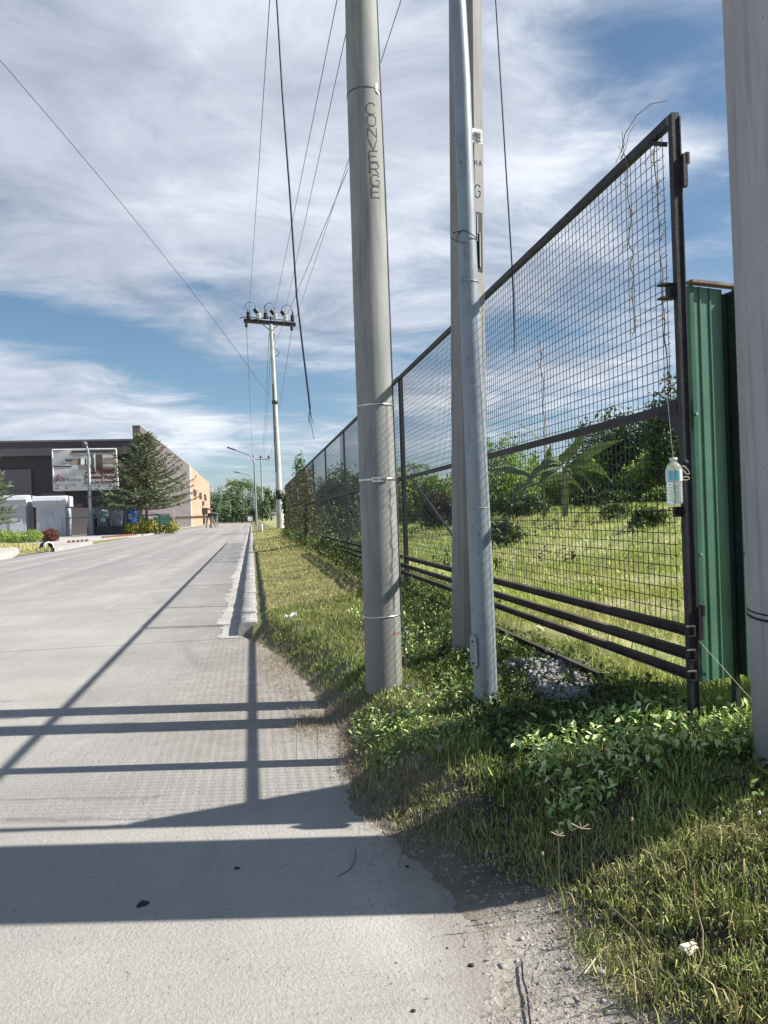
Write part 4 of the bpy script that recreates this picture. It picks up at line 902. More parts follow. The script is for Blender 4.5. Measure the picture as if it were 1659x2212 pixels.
mb = MB(); mb.box2((-70, yw+1.2, -.1), (BX-.9, yw+60, zr-1.0)); t.part(mb, 'main_wall', 'dfas')
zf = Z(100, 984, yw)
mb = MB(); mb.box2((-70, yw, zf), (BX-.903, yw+3, zr)); fa = t.part(mb, 'fascia', 'dfas')
mb = MB(); mb.box2((-70, yw-.15, zr), (BX-.95, yw+3.1, zr+.22)); t.part(mb, 'roof_edge', 'dwall', fa)
def fpanel(px0, px1, py0, py1, mat, nm, off=.0, th=.15):
    a = AY(px0, py0, yw+1.1+off); b_ = AY(px1, py1, yw+1.1+off); mb = MB(); mb.box2((a.x, a.y-th, b_.z), (b_.x, a.y, a.z)); return t.part(mb, nm, mat)
fpanel(-60, 72, 1016, 1150, 'dpan', 'wall_panel'); fpanel(146, 300, 1098, 1150, 'dpan', 'lower_wall_panel'); fpanel(86, 145, 985, 1150, 'dfas', 'dark_bay', -.02)
for i, (px0, px1, py0, py1) in enumerate(((418, 424, 1056, 1071), (431, 436, 1063, 1077), (441, 446, 1067, 1080))):
    a = AX(px0, py0, BX+.12); b_ = AX(px1, py1, BX+.12); a2 = AX(px0, py1, BX+.12); mb = MB(); mb.box2((BX+.06, a.y, a2.z), (BX+.16, b_.y, a.z)); wn = t.part(mb, 'window', 'glassd')
    mb = MB(); mb.box2((BX+.155, a.y+(b_.y-a.y)*.45, a2.z+.1), (BX+.20, a.y+(b_.y-a.y)*.55, a.z-.1)); mb.box2((BX+.17, a.y, (a.z+a2.z)/2-.08), (BX+.22, b_.y, (a.z+a2.z)/2+.08)); t.part(mb, 'window_frame', 'dwall', wn)
for px0, px1, py0, py1, nm, mt in ((438, 443, 1100, 1132, 'door', 'glassd'), (444.5, 447.5, 1101, 1130, 'door', 'dwall')):
    a = AX(px0, py0, BX+.12); b_ = AX(px1, py1, BX+.12); mb = MB(); mb.box2((BX+.06, a.y, .1), (BX+.18, b_.y, a.z)); t.part(mb, nm, mt)
mb = MB(); a = AX(436, 1097, BX+.1); b_ = AX(449, 1100, BX+.1); mb.box2((BX+.05, a.y, a.z-.3), (BX+1.6, b_.y, a.z)); t.part(mb, 'door_canopy', 'dwall')
mb = MB(); a = AX(437, 1092, BX+.1); mb.box2((BX+.05, a.y, a.z), (BX+.6, a.y+2.5, a.z+1.2)); t.part(mb, 'wall_lamp', 'dwall')
# a pipe loop on the dark wall
mb = MB(); mb.tube([AX(357, 1025, BX+.2), AX(375, 1035, BX+.2), AX(390, 1042, BX+.2), AX(394, 1048, BX+.2), AX(394, 1062, BX+.2)], .14, 6); t.part(mb, 'wall_pipe', 'dpan')
# kiosks / roller shutters
def kiosk(px0, px1, label):
    Yk = yw-7; a = AY(px0, 1076, Yk); b_ = AY(px1, 1144, Yk); t = Thing('shutter_kiosk', ((a.x+b_.x)/2, Yk, 0), label, 'kiosk', 'pale shuttered kiosks')
    mb = MB(); mb.box2((a.x+.3, Yk, 0), (b_.x-.2, Yk+3, a.z-.9)); t.part(mb, 'kiosk_body', 'shutter')
    mb = MB()
    for k in range(9): z0 = .5+k*(a.z-1.9)/9; mb.box2((a.x+1.0, Yk-.05, z0), (b_.x-1.6, Yk-.003, z0+(a.z-1.9)/9-.05))
    t.part(mb, 'roller_shutter', 'shutter')
    mb = MB(); n = 10; b = len(mb.v); prof = [(0, -.1), (-.35, .15), (-.5, .6), (-.3, 1.0), (.3, 1.15), (3.2, 1.1), (3.2, -.1)]
    mb.prism([(a.x, Yk+p_[0], a.z-.95+p_[1]) for p_ in prof], (b_.x-a.x, 0, 0)); t.part(mb, 'awning_roll', 'tarp')
    mb = MB(); mb.box2((b_.x-1.9, Yk-.12, .4), (b_.x-.6, Yk-.06, 2.4)); t.part(mb, 'hatch', 'tarp')
kiosk(-60, 61, 'pale shuttered kiosk cut by the left edge of the photo'); kiosk(71, 146, 'pale shuttered kiosk below the banner, right of its twin')

# banner
Yb = yw-.6; tl, tr_, br_, bl = [AY(px, py, Yb) for px, py in ((113.5, 972), (251, 970), (256, 1056), (117, 1060))]
t = Thing('banner', ((tl.x+tr_.x)/2, Yb, bl.z), 'large sagging printed advertising banner on the dark building', 'banner')
def bp(u_, v_, o=0.0):      # point on the banner; v from the top
    p = tl.lerp(tr_, u_).lerp(bl.lerp(br_, u_), v_); fold = .13*sin(14*v_+7*u_*(1-v_)+3*sin(3*u_))*sin(pi*min(1, v_*1.2+.1))*(1-.55*u_)
    return Vector((p.x, Yb-.25+fold-o, p.z))
def bpatch(mb, u0, u1, v0, v1, o, nu=10, nv=10):
    b = len(mb.v)
    for j in range(nv+1):
        for i in range(nu+1): mb.v.append(tuple(bp(u0+(u1-u0)*i/nu, v0+(v1-v0)*j/nv, o)))
    for j in range(nv):
        for i in range(nu): k = b+j*(nu+1)+i; mb.face([k+nu+1, k+nu+2, k+1, k], True)
mb = MB(); bpatch(mb, 0, 1, 0, 1, 0, 60, 48); cloth = t.part(mb, 'cloth', 'bannerw')
mb = MB()
for args in ((.28, .98, .22, .36), (.60, .97, .44, .55), (.42, .60, .40, .46)): bpatch(mb, *args, .03)
t.part(mb, 'interior_picture', 'tan', cloth)
mb = MB()
for args in ((.20, .30, .24, .29), (.40, .44, .22, .38), (.50, .535, .22, .40), (.60, .63, .14, .50), (.68, .78, .14, .50), (.30, .98, .03, .09), (.02, .30, .40, .43), (.02, .08, .94, .96), (.18, .22, .93, .96), (.68, .72, .92, .95), (.86, .90, .92, .95)): mb = MB(); bpatch(mb, *args, .05); t.part(mb, 'picture_detail', 'dtan', cloth)
mb = MB(); bpatch(mb, .50, .985, .56, .83, .04, 14, 14); bpatch(mb, .62, .97, .50, .56, .045); t.part(mb, 'maroon_panel', 'maroon', cloth)
mb = MB(); bpatch(mb, .655, .67, .10, .56, .07, 2, 10); bpatch(mb, .44, .50, .22, .38, .06, 2, 6); bpatch(mb, .53, .60, .20, .38, .06, 2, 6); t.part(mb, 'picture_highlight', 'white', cloth)
def text_mesh(txt, name, mat, u0, v0, u1, hgt, parent, bold=True):
    cu = bpy.data.curves.new(name, 'FONT'); cu.body = txt; cu.size = 1; cu.offset = .012 if bold else 0; ob = bpy.data.objects.new(name, cu); COL.objects.link(ob)
    bpy.context.view_layer.update(); me = bpy.data.meshes.new_from_object(ob.evaluated_get(bpy.context.evaluated_depsgraph_get())); bpy.data.objects.remove(ob); bpy.data.curves.remove(cu)
    xs = [v_.co.x for v_ in me.vertices]; w_ = max(xs)-min(xs); x0 = min(xs)
    for v_ in me.vertices:
        p = bp(u0+(v_.co.x-x0)/w_*(u1-u0), v0-v_.co.y/.72*hgt, .12)-t.o; v_.co = p
    o = link(name, me, mat, parent); return o
text_mesh('All', 'lettering', 'redt', .04, .79, .16, .11, cloth); text_mesh('Home', 'lettering', 'greyt', .165, .79, .43, .11, cloth)
text_mesh('We offer Interior', 'lettering', 'white', .515, .675, .975, .082, cloth); text_mesh('Designing Solutions', 'lettering', 'white', .515, .80, .98, .082, cloth)
mb = MB(); mb.tube([bp(.045, .68, .12), bp(.085, .61, .12), bp(.125, .68, .12)], .08, 5); t.part(mb, 'roof_emblem', 'redt', cloth)
mb = MB()
for a, b_ in ((tl, tr_), (tr_, br_), (br_, bl), (bl, tl)): mb.tube([a-Vector((0, .15, 0)), b_-Vector((0, .15, 0))], .10, 6)
t.part(mb, 'frame', 'white')

# ------------------------------------------------------------------ things in front of the building
def drum(px0, px1, py0, py1, mat, label, lid=True, Yd=None):
    Yd = yw-4.5; a = AY(px0, py0, Yd); b_ = AY(px1, py1, Yd); r = (b_.x-a.x)/2; h = a.z-b_.z; c = Vector(((a.x+b_.x)/2, Yd, b_.z))
    t = Thing('water_drum', (c.x, Yd, max(0, c.z)), label, 'drum', 'plastic water drums beside the conifer')
    t.part(MB().lathe([(0, 0), (r*.92, 0), (r, h*.06), (r*.97, h*.3), (r, h*.32), (r*.97, h*.55), (r, h*.57), (r*.95, h*.8), (r*.75, h*.9), (0, h*.92)], c, 20), 'drum_body', mat)
    t.part(MB().lathe([(r*.6, h*.86), (r*.62, h*.93), (r*.3, h), (0, h)], c, 16), 'lid', 'tarp' if lid else mat)
    mb = MB()
    for k in range(5):
        an = radians(-115+k*9); mb.box((c.x+(r+.02)*cos(an), c.y+(r+.02)*sin(an), c.z+h*(.45+.05*sin(k*2.4))), (r*.12, .05, h*.22))
    t.part(mb, 'sticker', 'white' if mat in ('blue', 'gdrum') else mat)
drum(197, 211, 1110, 1148, 'navy', 'dark navy drum half behind the lamp post', False)
drum(212, 238, 1101, 1138, 'gdrum', 'grey green drum with a pale lid, left of the grey one')
drum(242, 269, 1100, 1137, 'ldrum', 'light grey drum between the grey green and the blue drums')
drum(273, 296, 1094, 1135, 'blue', 'bright blue drum under the conifer, rightmost of its row', False)
mb = MB(); a = AY(190, 1138, yw-5.5); b_ = AY(290, 1150, yw-5.5); mb.box2((a.x, yw-6, 0), (b_.x, yw-3, a.z)); tag(mb.build('drum_plinth', 'dfas'), 'low dark plinth carrying the plastic drums', 'plinth')
def hedge(name, px0, px1, py0, py1, mat, label, Y, n, leaf):
    a = AY(px0, py0, Y); b_ = AY(px1, py1, Y); c = Vector(((a.x+b_.x)/2, Y, .1)); h = a.z-.1
    t = Thing(name, c, label, 'hedge'); P = []
    nc = max(3, int((b_.x-a.x)/h*1.3))
    for k in range(nc):
        q = R.normal(0, 1, (n//nc, 3)); q /= np.linalg.norm(q, axis=1)[:, None]; q *= R.uniform(.55, 1.05, (len(q), 1)); hh = h*R.uniform(.8, 1.0)
        P.append(np.array([a.x+(b_.x-a.x)*(k+.5)/nc+R.uniform(-.3, .3), Y+R.uniform(-.4, .4), .1+hh*.5])+q*np.array([(b_.x-a.x)/nc*.8, 1.2, hh*.55]))
    t.adopt(link('foliage', leaf_mesh('foliage', np.concatenate(P), leaf, .6), mat))
    mb = MB()
    for k in range(nc*2): x = a.x+(b_.x-a.x)*(k+.5)/(nc*2); mb.tube([(x, Y, .05), (x+rnd.uniform(-.2, .2), Y, h*.6)], .05, 4)
    t.part(mb, 'stem', 'bark')
hedge('clipped_hedge', -30, 84, 1146, 1168, 'bush2', 'low green hedge in front of the left kiosk', 66, 4200, .16)
hedge('clipped_hedge', 84, 128, 1144, 1164, 'red', 'low dark red hedge beside the green one', 68, 1800, .16)
hedge('clipped_hedge', 277, 376, 1125, 1149, 'yellow', 'bright yellow green hedge below the small green signboard', 92, 3600, .24)
hedge('clipped_hedge', 296, 372, 1112, 1130, 'tree', 'dark shaded hedge behind the yellow one', 98, 1500, .26)
# sign board
Ys = 90.0; a, b_ = AY(341, 1113, Ys), AY(367, 1134, Ys); t = Thing('signboard', ((a.x+b_.x)/2, Ys, .1), 'small dark green signboard standing in the yellow hedge', 'sign')
mb = MB(); mb.box2((a.x, Ys-.05, b_.z), (b_.x, Ys+.05, a.z)); bo = t.part(mb, 'board', 'signg')
mb = MB()
for k in range(4): z_ = b_.z+(a.z-b_.z)*(.2+.2*k); mb.box2((a.x+.2, Ys-.075, z_), (b_.x-.2-.2*(k % 2), Ys-.055, z_+.07))
t.part(mb, 'text_line', 'gdrum', bo)
for x in (a.x+.1, b_.x-.1): t.part(MB().tube([(x, Ys+.1, .05), (x, Ys+.1, a.z)], .06, 6), 'post', 'steel')
t.part(MB().tube([AY(292, 1113, Ys+.5), AY(368, 1110, Ys+.5)], .05, 5), 'top_bar', 'wiregrey')
# barrier
b0 = G(456, 1140, 0.0); Yb2 = b0.y; t = Thing('road_barrier', (b0.x, Yb2, 0), 'long low boom barrier on a trestle beside the dark side wall', 'barrier')
mb = MB(); mb.bar(AY(372, 1119, Yb2), AY(458, 1116, Yb2), .25, .45); t.part(mb, 'boom', 'twig')
for (x0, x1) in ((448, 443), (450, 456), (455, 452), (457, 464)): t.part(MB().tube([AY(x0+2, 1115, Yb2), AY(x1+2, 1141, Yb2)], .13, 6), 'leg', 'twig')
mb = MB(); mb.box(AY(453, 1112, Yb2), (.7, .3, .6)); t.part(mb, 'warning_box', 'black')
mb = MB(); a = AY(455, 1106, Yb2+3); b_ = AY(473, 1110, Yb2+3); mb.bar(a, b_, .8, .12); t2 = t
tag(mb.build('canopy_sheet', 'shutter'), 'thin sloping canopy sheet behind the barrier trestle', 'canopy')
mb = MB(); mb.tube([AY(469, 1109, Yb2+3), AY(470, 1139, Yb2+3)], .12, 6); tag(mb.build('canopy_post', 'galv'), 'thin post holding the sloping canopy sheet', 'post')
mb = MB(); mb.tube([AY(145, 1119, yw-6.5), AY(256, 1117, yw-6.5), AY(345, 1112, yw-6.5)], .07, 5); tag(mb.build('hand_rail', 'gdrum'), 'thin grey rail strung in front of the drums', 'rail')

# pavement on the left
pv = [G(px, py, .12) for px, py in ((300, 1157), (295, 1152), (260, 1153), (170, 1160), (60, 1174), (0, 1181), (-60, 1189))]
mb = MB(); front = [(-90, 46), (-30, 46), (-16.2, 50), (-13.6, 58), (-12.6, 66), (-12.0, 75), (-11.5, 85), (-11.3, 104), (-12.6, 104), (-12.9, 300), (-13.4, 300), (-90, 104)]
mb.prism([(x, y, -.02) for x, y in front], (0, 0, .135)); tag(mb.build('pavement', 'pave'), kind='structure')
def kerbline(pts, nm, z=.17, wd=.2):
    mb = MB()
    for a, b_ in zip(pts, pts[1:]): mb.bar((a[0], a[1], z/2), (b_[0], b_[1], z/2), wd, z)
    tag(mb.build(nm, 'kerb'), kind='structure')
kerbline([(-11.05, 110), (-11.1, 85), (-11.6, 75), (-12.2, 66), (-13.3, 57)], 'kerb')
kerbline([(-12.3, 104), (-12.2, 200), (-13.0, 300)], 'kerb', .2, .25)
Lb = [G(px, py, .0) for px, py in ((222, 1165), (236, 1163), (250, 1162), (264, 1161), (278, 1160), (290, 1159))]
mb = MB()
for k in range(16):
    f_ = k/15; a = Lb[0].lerp(Lb[-1], f_); mb.box((a.x+.05, a.y+.4, .14), (.26, 1.1, .27+rnd.uniform(-.03, .03)))
tag(mb.build('brick_edging', 'brick'), 'row of red bricks edging the pavement before the drums', 'brick edging')
a = G(160, 1180); mb = MB()
for k in range(5): mb.box((a.x-.3+k*.18, a.y+k*.5, .2), (.16, .35, .4))
tag(mb.build('brick_edging', 'brick'), 'short block of red bricks near the concrete ring', 'brick edging')
# gutter ditch items: slab, ring, stones
c = G(101, 1191, .0); r = .27; Yc = c.y
t = Thing('concrete_ring', (c.x, Yc, 0), 'black and white concrete pipe ring lying on its side by the left kerb', 'pipe')
mb = MB(); ax = Vector((.55, -.84, 0)); ctr = Vector((c.x, Yc, r)); n = 24; u1 = Vector((-ax.y, ax.x, 0)); b = len(mb.v)
for (rr_, dd) in ((r, .35), (r, -.35), (r*.78, -.35), (r*.78, .35)):
    for j in range(n): an = 2*pi*j/n; mb.v.append(tuple(ctr+ax*dd+(u1*cos(an)+Vector((0, 0, 1))*sin(an))*rr_))
for k in range(4):
    for j in range(n): j2 = (j+1) % n; k2 = (k+1) % 4; mb.face([b+k*n+j, b+k*n+j2, b+k2*n+j2, b+k2*n+j], k % 2 == 0)
t.part(mb, 'pipe_wall', 'drock'); mb = MB(); b = 0; 
for (rr_, dd) in ((r*1.02, .40), (r*1.02, .22), (r*.8, .40)):
    for j in range(n): an = 2*pi*j/n; mb.v.append(tuple(ctr+ax*dd+(u1*cos(an)+Vector((0, 0, 1))*sin(an))*rr_))
for p_, q_ in ((0, 1), (2, 0)):
    for j in range(n): j2 = (j+1) % n; mb.face([p_*n+j, q_*n+j, q_*n+j2, p_*n+j2], True)
t.part(mb, 'white_rim', 'white')
def slab(pts, h, mat, nm, label, cat, z=0.0):
    mb = MB(); mb.prism([G(*p, z) for p in pts], (0, 0, h)); tag(mb.build(nm, mat), label, cat)
slab([(-20, 1212), (18, 1207), (42, 1200), (36, 1193), (0, 1196), (-30, 1198)], .3, 'pave', 'kerb_block', 'pale whitewashed kerb block at the left edge of the road', 'kerb block')
slab([(72, 1194), (88, 1192), (84, 1186), (68, 1188)], .12, 'white', 'broken_slab', 'white broken slab left of the pipe ring, farther from it', 'slab')
slab([(90, 1192), (110, 1189), (104, 1183), (88, 1186)], .12, 'white', 'broken_slab', 'white broken slab touching the pipe ring', 'slab')
slab([(118, 1192), (200, 1176), (200, 1172), (115, 1182)], .25, 'kerb', 'kerb_block', 'weathered concrete kerb length right of the pipe ring', 'kerb block')
mb = MB(); a = G(10, 1203, .02); b_ = G(108, 1187, .02); mb.prism([G(30, 1204, .004), G(112, 1190, .004), G(105, 1182, .004), G(25, 1190, .004)], (0, 0, .01)); tag(mb.build('drain', 'drock'), kind='structure')
P = np.array([tuple(G(rnd.uniform(-20, 110), rnd.uniform(1176, 1190), .12)) for k in range(3000)])
o = blades('grass', P, .16, .05, .7, 'lawn'); tag(o, kind='stuff', label='strip of grass between left pavement and drain', cat='grass')

# conifer
def conifer(base, h, wr, label, seed, zlow=.16):
    rr = random.Random(seed); b = Vector(base); t = Thing('conifer', b, label, 'tree', 'dark conifers before the building')
    mb = MB(); mb.tube([b-Vector((0, 0, .1)), b+Vector((.1, 0, h*.5)), b+Vector((0, 0, h*.97))], [h*.018, h*.012, .03], 8)
    P = []; D = []
    nb = 150
    for i in range(nb):
        f_ = (i+.5)/nb; z = h*(zlow+.8*f_); L = wr*(1.0-f_**1.05)*rr.uniform(.62, 1.02)+.5; az = i*2.399+rr.uniform(-.3, .3)
        if i in (128, 110, 96): L *= 1.35
        d = Vector((cos(az), sin(az), 0)); rise = rr.uniform(.10, .38)+f_*.55
        pts = []
        for k in range(7): s_ = k/6; pts.append(b+Vector((0, 0, z))+d*L*s_+Vector((0, 0, L*(rise*s_*s_-.10*s_+.10*s_*(1-s_)))))
        mb.tube(pts, [.07*(1-s_/7)+.012 for s_ in range(7)], 4, False)
        n = int(95*max(.35, L/wr)); side = d.cross(Vector((0, 0, 1)))
        for k in range(n):
            s_ = rr.uniform(.12, 1.0); q = pts[0].lerp(pts[-1], s_); kk = min(5, int(s_*6)); q = pts[kk].lerp(pts[kk+1], s_*6-kk); sgn = rr.choice((-1, 1)); w_ = (1-s_*.75)*L*.22
            P.append(tuple(q+side*sgn*rr.uniform(0, w_)+Vector((0, 0, rr.uniform(-.12, .1))))); dd = d*1.0+side*sgn*.7+Vector((0, 0, .25)); D.append(tuple(dd.normalized()))
    t.part(mb, 'trunk', 'bark'); me = leaf_mesh('crown', np.array(P), .50, .24, .2, 0, np.array(D)); t.adopt(link('crown', me, 'conifer')); return t
cb = G(318, 1152, .1); cb = AY(317, 1146, 92.0); cb.z = .1
ctop = AY(305, 950, 92).z
conifer(cb, ctop*.97, 6.3, 'spreading conifer in front of the dark side wall', 5, .26)
cb2 = AY(-48, 1150, 84.0); cb2.z = .1
conifer(cb2, AY(0, 950, 84).z, 4.4, 'conifer whose branches reach in at the left edge', 9)

# ------------------------------------------------------------------ far end of the road
Yf = 330.0; a, b_ = AY(470, 1104, Yf), AY(548, 1121, Yf)
t = Thing('sheet_fence', ((a.x+b_.x)/2, Yf, 0), 'distant green sheet fence closing the end of the road', 'fence')
mb = MB(); n = 40
pr = []
for k in range(n+1): x = a.x+(b_.x-a.x)*k/n; pr += [(x, Yf, a.z*rnd.uniform(.96, 1.0)), (x, Yf+.5, 0)]
for k in range(n):
    x = a.x+(b_.x-a.x)*k/n; w_ = (b_.x-a.x)/n; hh = a.z*rnd.uniform(.93, 1.03); mb.box((x+w_/2, Yf+(k % 2)*.25, hh/2), (w_*.98, .2, hh))
t.part(mb, 'sheet_panel', 'green')
for k in range(6): x = a.x+(b_.x-a.x)*k/5; t.part(MB().box((x, Yf-.3, a.z/2), (.3, .2, a.z+.4)), 'post', 'greend')
def palm(base, h, fl, label, name='coconut_palm', mat='far', nf=18, seed=3, lw=.5, leafn=22):
    rr = random.Random(seed); b = Vector(base); t = Thing(name, b, label, 'palm tree'); top = b+Vector((h*.05, 0, h))
    t.part(MB().tube([b, b.lerp(top, .5)+Vector((h*.02, 0, 0)), top], [h*.02, h*.014, h*.012], 7), 'trunk', 'bark')
    P = []; D = []; mb = MB()
    for i in range(nf):
        az = i*2.399; el = rr.uniform(-.1, 1.2); d = Vector((cos(az), sin(az), 0)); pts = []
        for k in range(8): s_ = k/7; pts.append(top+d*fl*s_*cos(el*.7)+Vector((0, 0, fl*(sin(el)*s_-.75*s_*s_))))
        mb.tube(pts, fl*.012, 3, False)
        for k in range(leafn):
            s_ = .12+.88*k/leafn; kk = min(6, int(s_*7)); q = pts[kk].lerp(pts[kk+1], s_*7-kk); sd_ = d.cross(Vector((0, 0, 1)))
            for sg in (-1, 1): P.append(tuple(q)); D.append(tuple((sd_*sg+d*.5+Vector((0, 0, -.55))).normalized()))
    t.part(mb, 'frond_rib', 'stem'); t.adopt(link('fronds', leaf_mesh('fronds', np.array(P), fl*.32, .12*lw*2, .2, 0, np.array(D)), mat))
b0 = AY(522, 1122, 262); b0.z = 0; palm(b0, AY(520, 1048, 262).z, AY(556, 1060, 262).x-AY(520, 1060, 262).x+1.0, 'coconut palm rising above the trees at the road end', nf=22)
b0 = AY(556, 1122, 310); b0.z = 0; palm(b0, AY(556, 1058, 310).z, 4.6, 'smaller coconut palm behind the far lamp posts', nf=16, seed=8)
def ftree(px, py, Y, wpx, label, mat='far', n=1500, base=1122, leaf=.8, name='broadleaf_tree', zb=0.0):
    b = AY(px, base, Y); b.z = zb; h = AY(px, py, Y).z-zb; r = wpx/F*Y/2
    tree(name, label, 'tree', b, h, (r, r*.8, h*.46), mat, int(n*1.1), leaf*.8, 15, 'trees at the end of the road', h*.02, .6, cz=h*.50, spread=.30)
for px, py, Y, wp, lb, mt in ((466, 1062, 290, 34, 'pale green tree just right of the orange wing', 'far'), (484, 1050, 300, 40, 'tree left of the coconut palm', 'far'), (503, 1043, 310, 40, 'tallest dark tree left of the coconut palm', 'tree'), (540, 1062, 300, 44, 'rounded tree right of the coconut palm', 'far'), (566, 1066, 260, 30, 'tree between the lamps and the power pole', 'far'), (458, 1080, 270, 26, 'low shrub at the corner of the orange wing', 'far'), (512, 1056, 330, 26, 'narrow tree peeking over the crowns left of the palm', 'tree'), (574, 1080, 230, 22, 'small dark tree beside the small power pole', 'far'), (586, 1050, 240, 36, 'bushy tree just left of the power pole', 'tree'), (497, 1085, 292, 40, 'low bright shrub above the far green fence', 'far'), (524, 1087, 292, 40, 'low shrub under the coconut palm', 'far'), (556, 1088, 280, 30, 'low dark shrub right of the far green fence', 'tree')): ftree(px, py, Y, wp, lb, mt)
# small parked vehicle-like white truck at the road end
b0 = AY(541, 1123, 280); t = Thing('parked_truck', (b0.x, 280, 0), 'tiny pale truck parked where the road ends', 'truck')
t.part(MB().box((b0.x, 281.5, 1.1), (1.9, 3.2, 1.1)), 'cargo_bed', 'white'); t.part(MB().prism([(b0.x-.9, 278, .5), (b0.x-.9, 280, .5), (b0.x-.9, 280, 2.3), (b0.x-.9, 278.8, 2.3), (b0.x-.9, 278, 1.4)], (1.8, 0, 0)), 'cab', 'white')
for x in (-.9, .9):
    for y in (278.7, 282.2): t.part(MB().tube([(b0.x+x-.1, y, .42), (b0.x+x+.1, y, .42)], .42, 12), 'wheel', 'black')
t.part(MB().box((b0.x, 278.45, 1.75), (1.5, .05, .6), Matrix.Rotation(radians(-30), 3, 'X')), 'windscreen', 'glassd')

# white marker stakes
for i, (px, py0, py1, lb) in enumerate(((565.5, 1149, 1134, 'short white stake at the inner kerb side'), (631.5, 1145, 1121, 'left one of a pair of white stakes by the fence'), (635.5, 1146, 1119, 'right one of a pair of white stakes by the fence'))):
    b0 = G(px, py0, .2); tp = AY(px-.5, py1, b0.y); r = .09 if i else .11
    t = Thing('marker_stake', b0, lb, 'stake', 'white marker stakes'); t.part(MB().tube([b0-Vector((0, 0, .1)), tp], [r, r*.9], 8), 'stake_shaft', 'white'); t.part(MB().lathe([(r, 0), (r*1.1, .03), (0, .09)], tp, 8), 'stake_top', 'porc')
b0 = G(625, 1147, .2); tag(rocks('plastic_bag', np.array([tuple(b0+Vector((0, 0, .1)))]), .3, 'paper', ''), 'small white bag dropped near the pair of stakes', 'bag')

# ------------------------------------------------------------------ shrubs and trees beyond the mesh
def gz(x, y): return float(zt(x, y))
def place(px, dist):      # point on the ground seen along column px at a forward distance
    la = (px-CX)/F*dist; x = la*cos(YAW)+dist*sin(YAW); y = -la*sin(YAW)+dist*cos(YAW); return Vector((x, y, gz(x, y)))
def bush(px, ptop, dist, wpx, label, mat='bush', n=2600, leaf=.16, name='shrub', ncl=26, cat='shrub', group='shrubs beyond the meadow', **kw):
    b = place(px, dist); ztop = H+(1109.6-.033*(px-CX)-ptop)/F*dist; h = max(.5, ztop-b.z); r = wpx/F*dist/2
    tree(name, label, cat, b, h, (r, r*.8, h*.56), mat, int(n*1.7), leaf*1.15, ncl+8, group, max(.03, h*.02), .5, cz=h*.44, **kw)
for a in ((905, 1020, 42, 110, 'wide green shrub seen between the lettered and faceted poles', 'bush2'), (948, 1035, 36, 90, 'dark shrub left of the faceted pole', 'bush'),
          (1090, 938, 46, 120, 'tall feathery shrub just right of the galvanised pole', 'bush'), (1095, 1000, 36, 130, 'bright bushy shrub below the feathery one', 'bush2'),
          (1160, 1020, 40, 110, 'green shrub behind the banana plants on the left', 'bush2'), (1250, 1030, 44, 120, 'shrub behind the banana plants on the right', 'bush'),
          (1290, 985, 40, 150, 'bright shrub right of the banana leaves', 'bush2'), (1350, 965, 42, 170, 'broad shrub below the dark tree', 'bush'),
          (1410, 985, 34, 150, 'large leafy shrub left of the end post', 'bush2'), (1465, 940, 36, 120, 'tall bright shrub right behind the end post', 'bush2'),
          (1330, 1050, 33, 180, 'low dark undergrowth right of the bananas', 'tree'), (1110, 1062, 32, 140, 'low dark undergrowth left of the bananas', 'tree'), (960, 1068, 33, 120, 'low brownish shrub left of the pale pole', 'vine'), (1450, 1060, 30, 110, 'low leafy shrub behind the bottle', 'bush')):
    bush(*a)
bush(1075, 1128, 19, 90, 'small dark weed clump at the edge of the galvanised pole', 'dweed', 1400, .09)
bush(1400, 1118, 18, 90, 'small dark thicket in the sunny meadow', 'dweed', 1100, .08)
bush(1330, 1122, 22, 80, 'flat dark weed patch left of the thicket', 'dweed', 900, .09)
bush(1375, 872, 38, 190, 'dark tree overhanging the hedge near the end post', 'tree', 4200, .20, 'broadleaf_tree', 30, 'tree', 'trees beyond the meadow')
bush(1470, 815, 33, 130, 'tallest dark tree partly behind the end post', 'tree', 3600, .18, 'broadleaf_tree', 26, 'tree', 'trees beyond the meadow')
bush(1290, 925, 52, 110, 'distant dark tree above the banana leaves', 'tree', 2600, .22, 'broadleaf_tree', 24, 'tree', 'trees beyond the meadow')
# behind the far fence, left of the lettered pole
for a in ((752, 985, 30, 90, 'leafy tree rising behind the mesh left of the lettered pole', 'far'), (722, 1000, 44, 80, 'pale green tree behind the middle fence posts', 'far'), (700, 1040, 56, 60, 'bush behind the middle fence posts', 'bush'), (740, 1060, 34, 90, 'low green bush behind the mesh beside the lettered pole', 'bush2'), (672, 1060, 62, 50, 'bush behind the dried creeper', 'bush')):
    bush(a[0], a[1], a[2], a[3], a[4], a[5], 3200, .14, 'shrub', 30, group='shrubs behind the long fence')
b = place(650, 72); bush(650, 990, 74, 36, 'slender light tree poking above the far fence', 'far', 900, .3, 'slender_tree', 14, 'tree', 'trees behind the long fence', spread=.3)
bush(636, 1030, 76, 30, 'low tree top beyond the far end of the fence', 'bush', 900, .3, 'broadleaf_tree', 14, 'tree', 'trees behind the long fence')
bush(628, 1066, 70, 34, 'dark bush at the far fence end beside the power pole', 'tree', 1200, .25, 'shrub', 14, 'shrub', 'shrubs behind the long fence')
b = place(893, 70); palm(b, H+(1109-1012)/F*70-b.z, 1.9, 'tiny coconut palm beyond the mesh right of the lettered pole', nf=12, seed=12, leafn=10)

P = []
for k in range(62000):
    px = rnd.uniform(850, 1950); dd = rnd.uniform(41, 52); q = place(px, dd); P.append((q.x, q.y, q.z+rnd.uniform(0, 1)**1.3*(2.0+.6*sin(px*.045)+.5*sin(px*.11))))
tag(link('thicket', leaf_mesh('thicket', np.array(P), .24, .6), 'bush2'), 'continuous dark thicket closing the back of the meadow', 'thicket', kind='stuff')
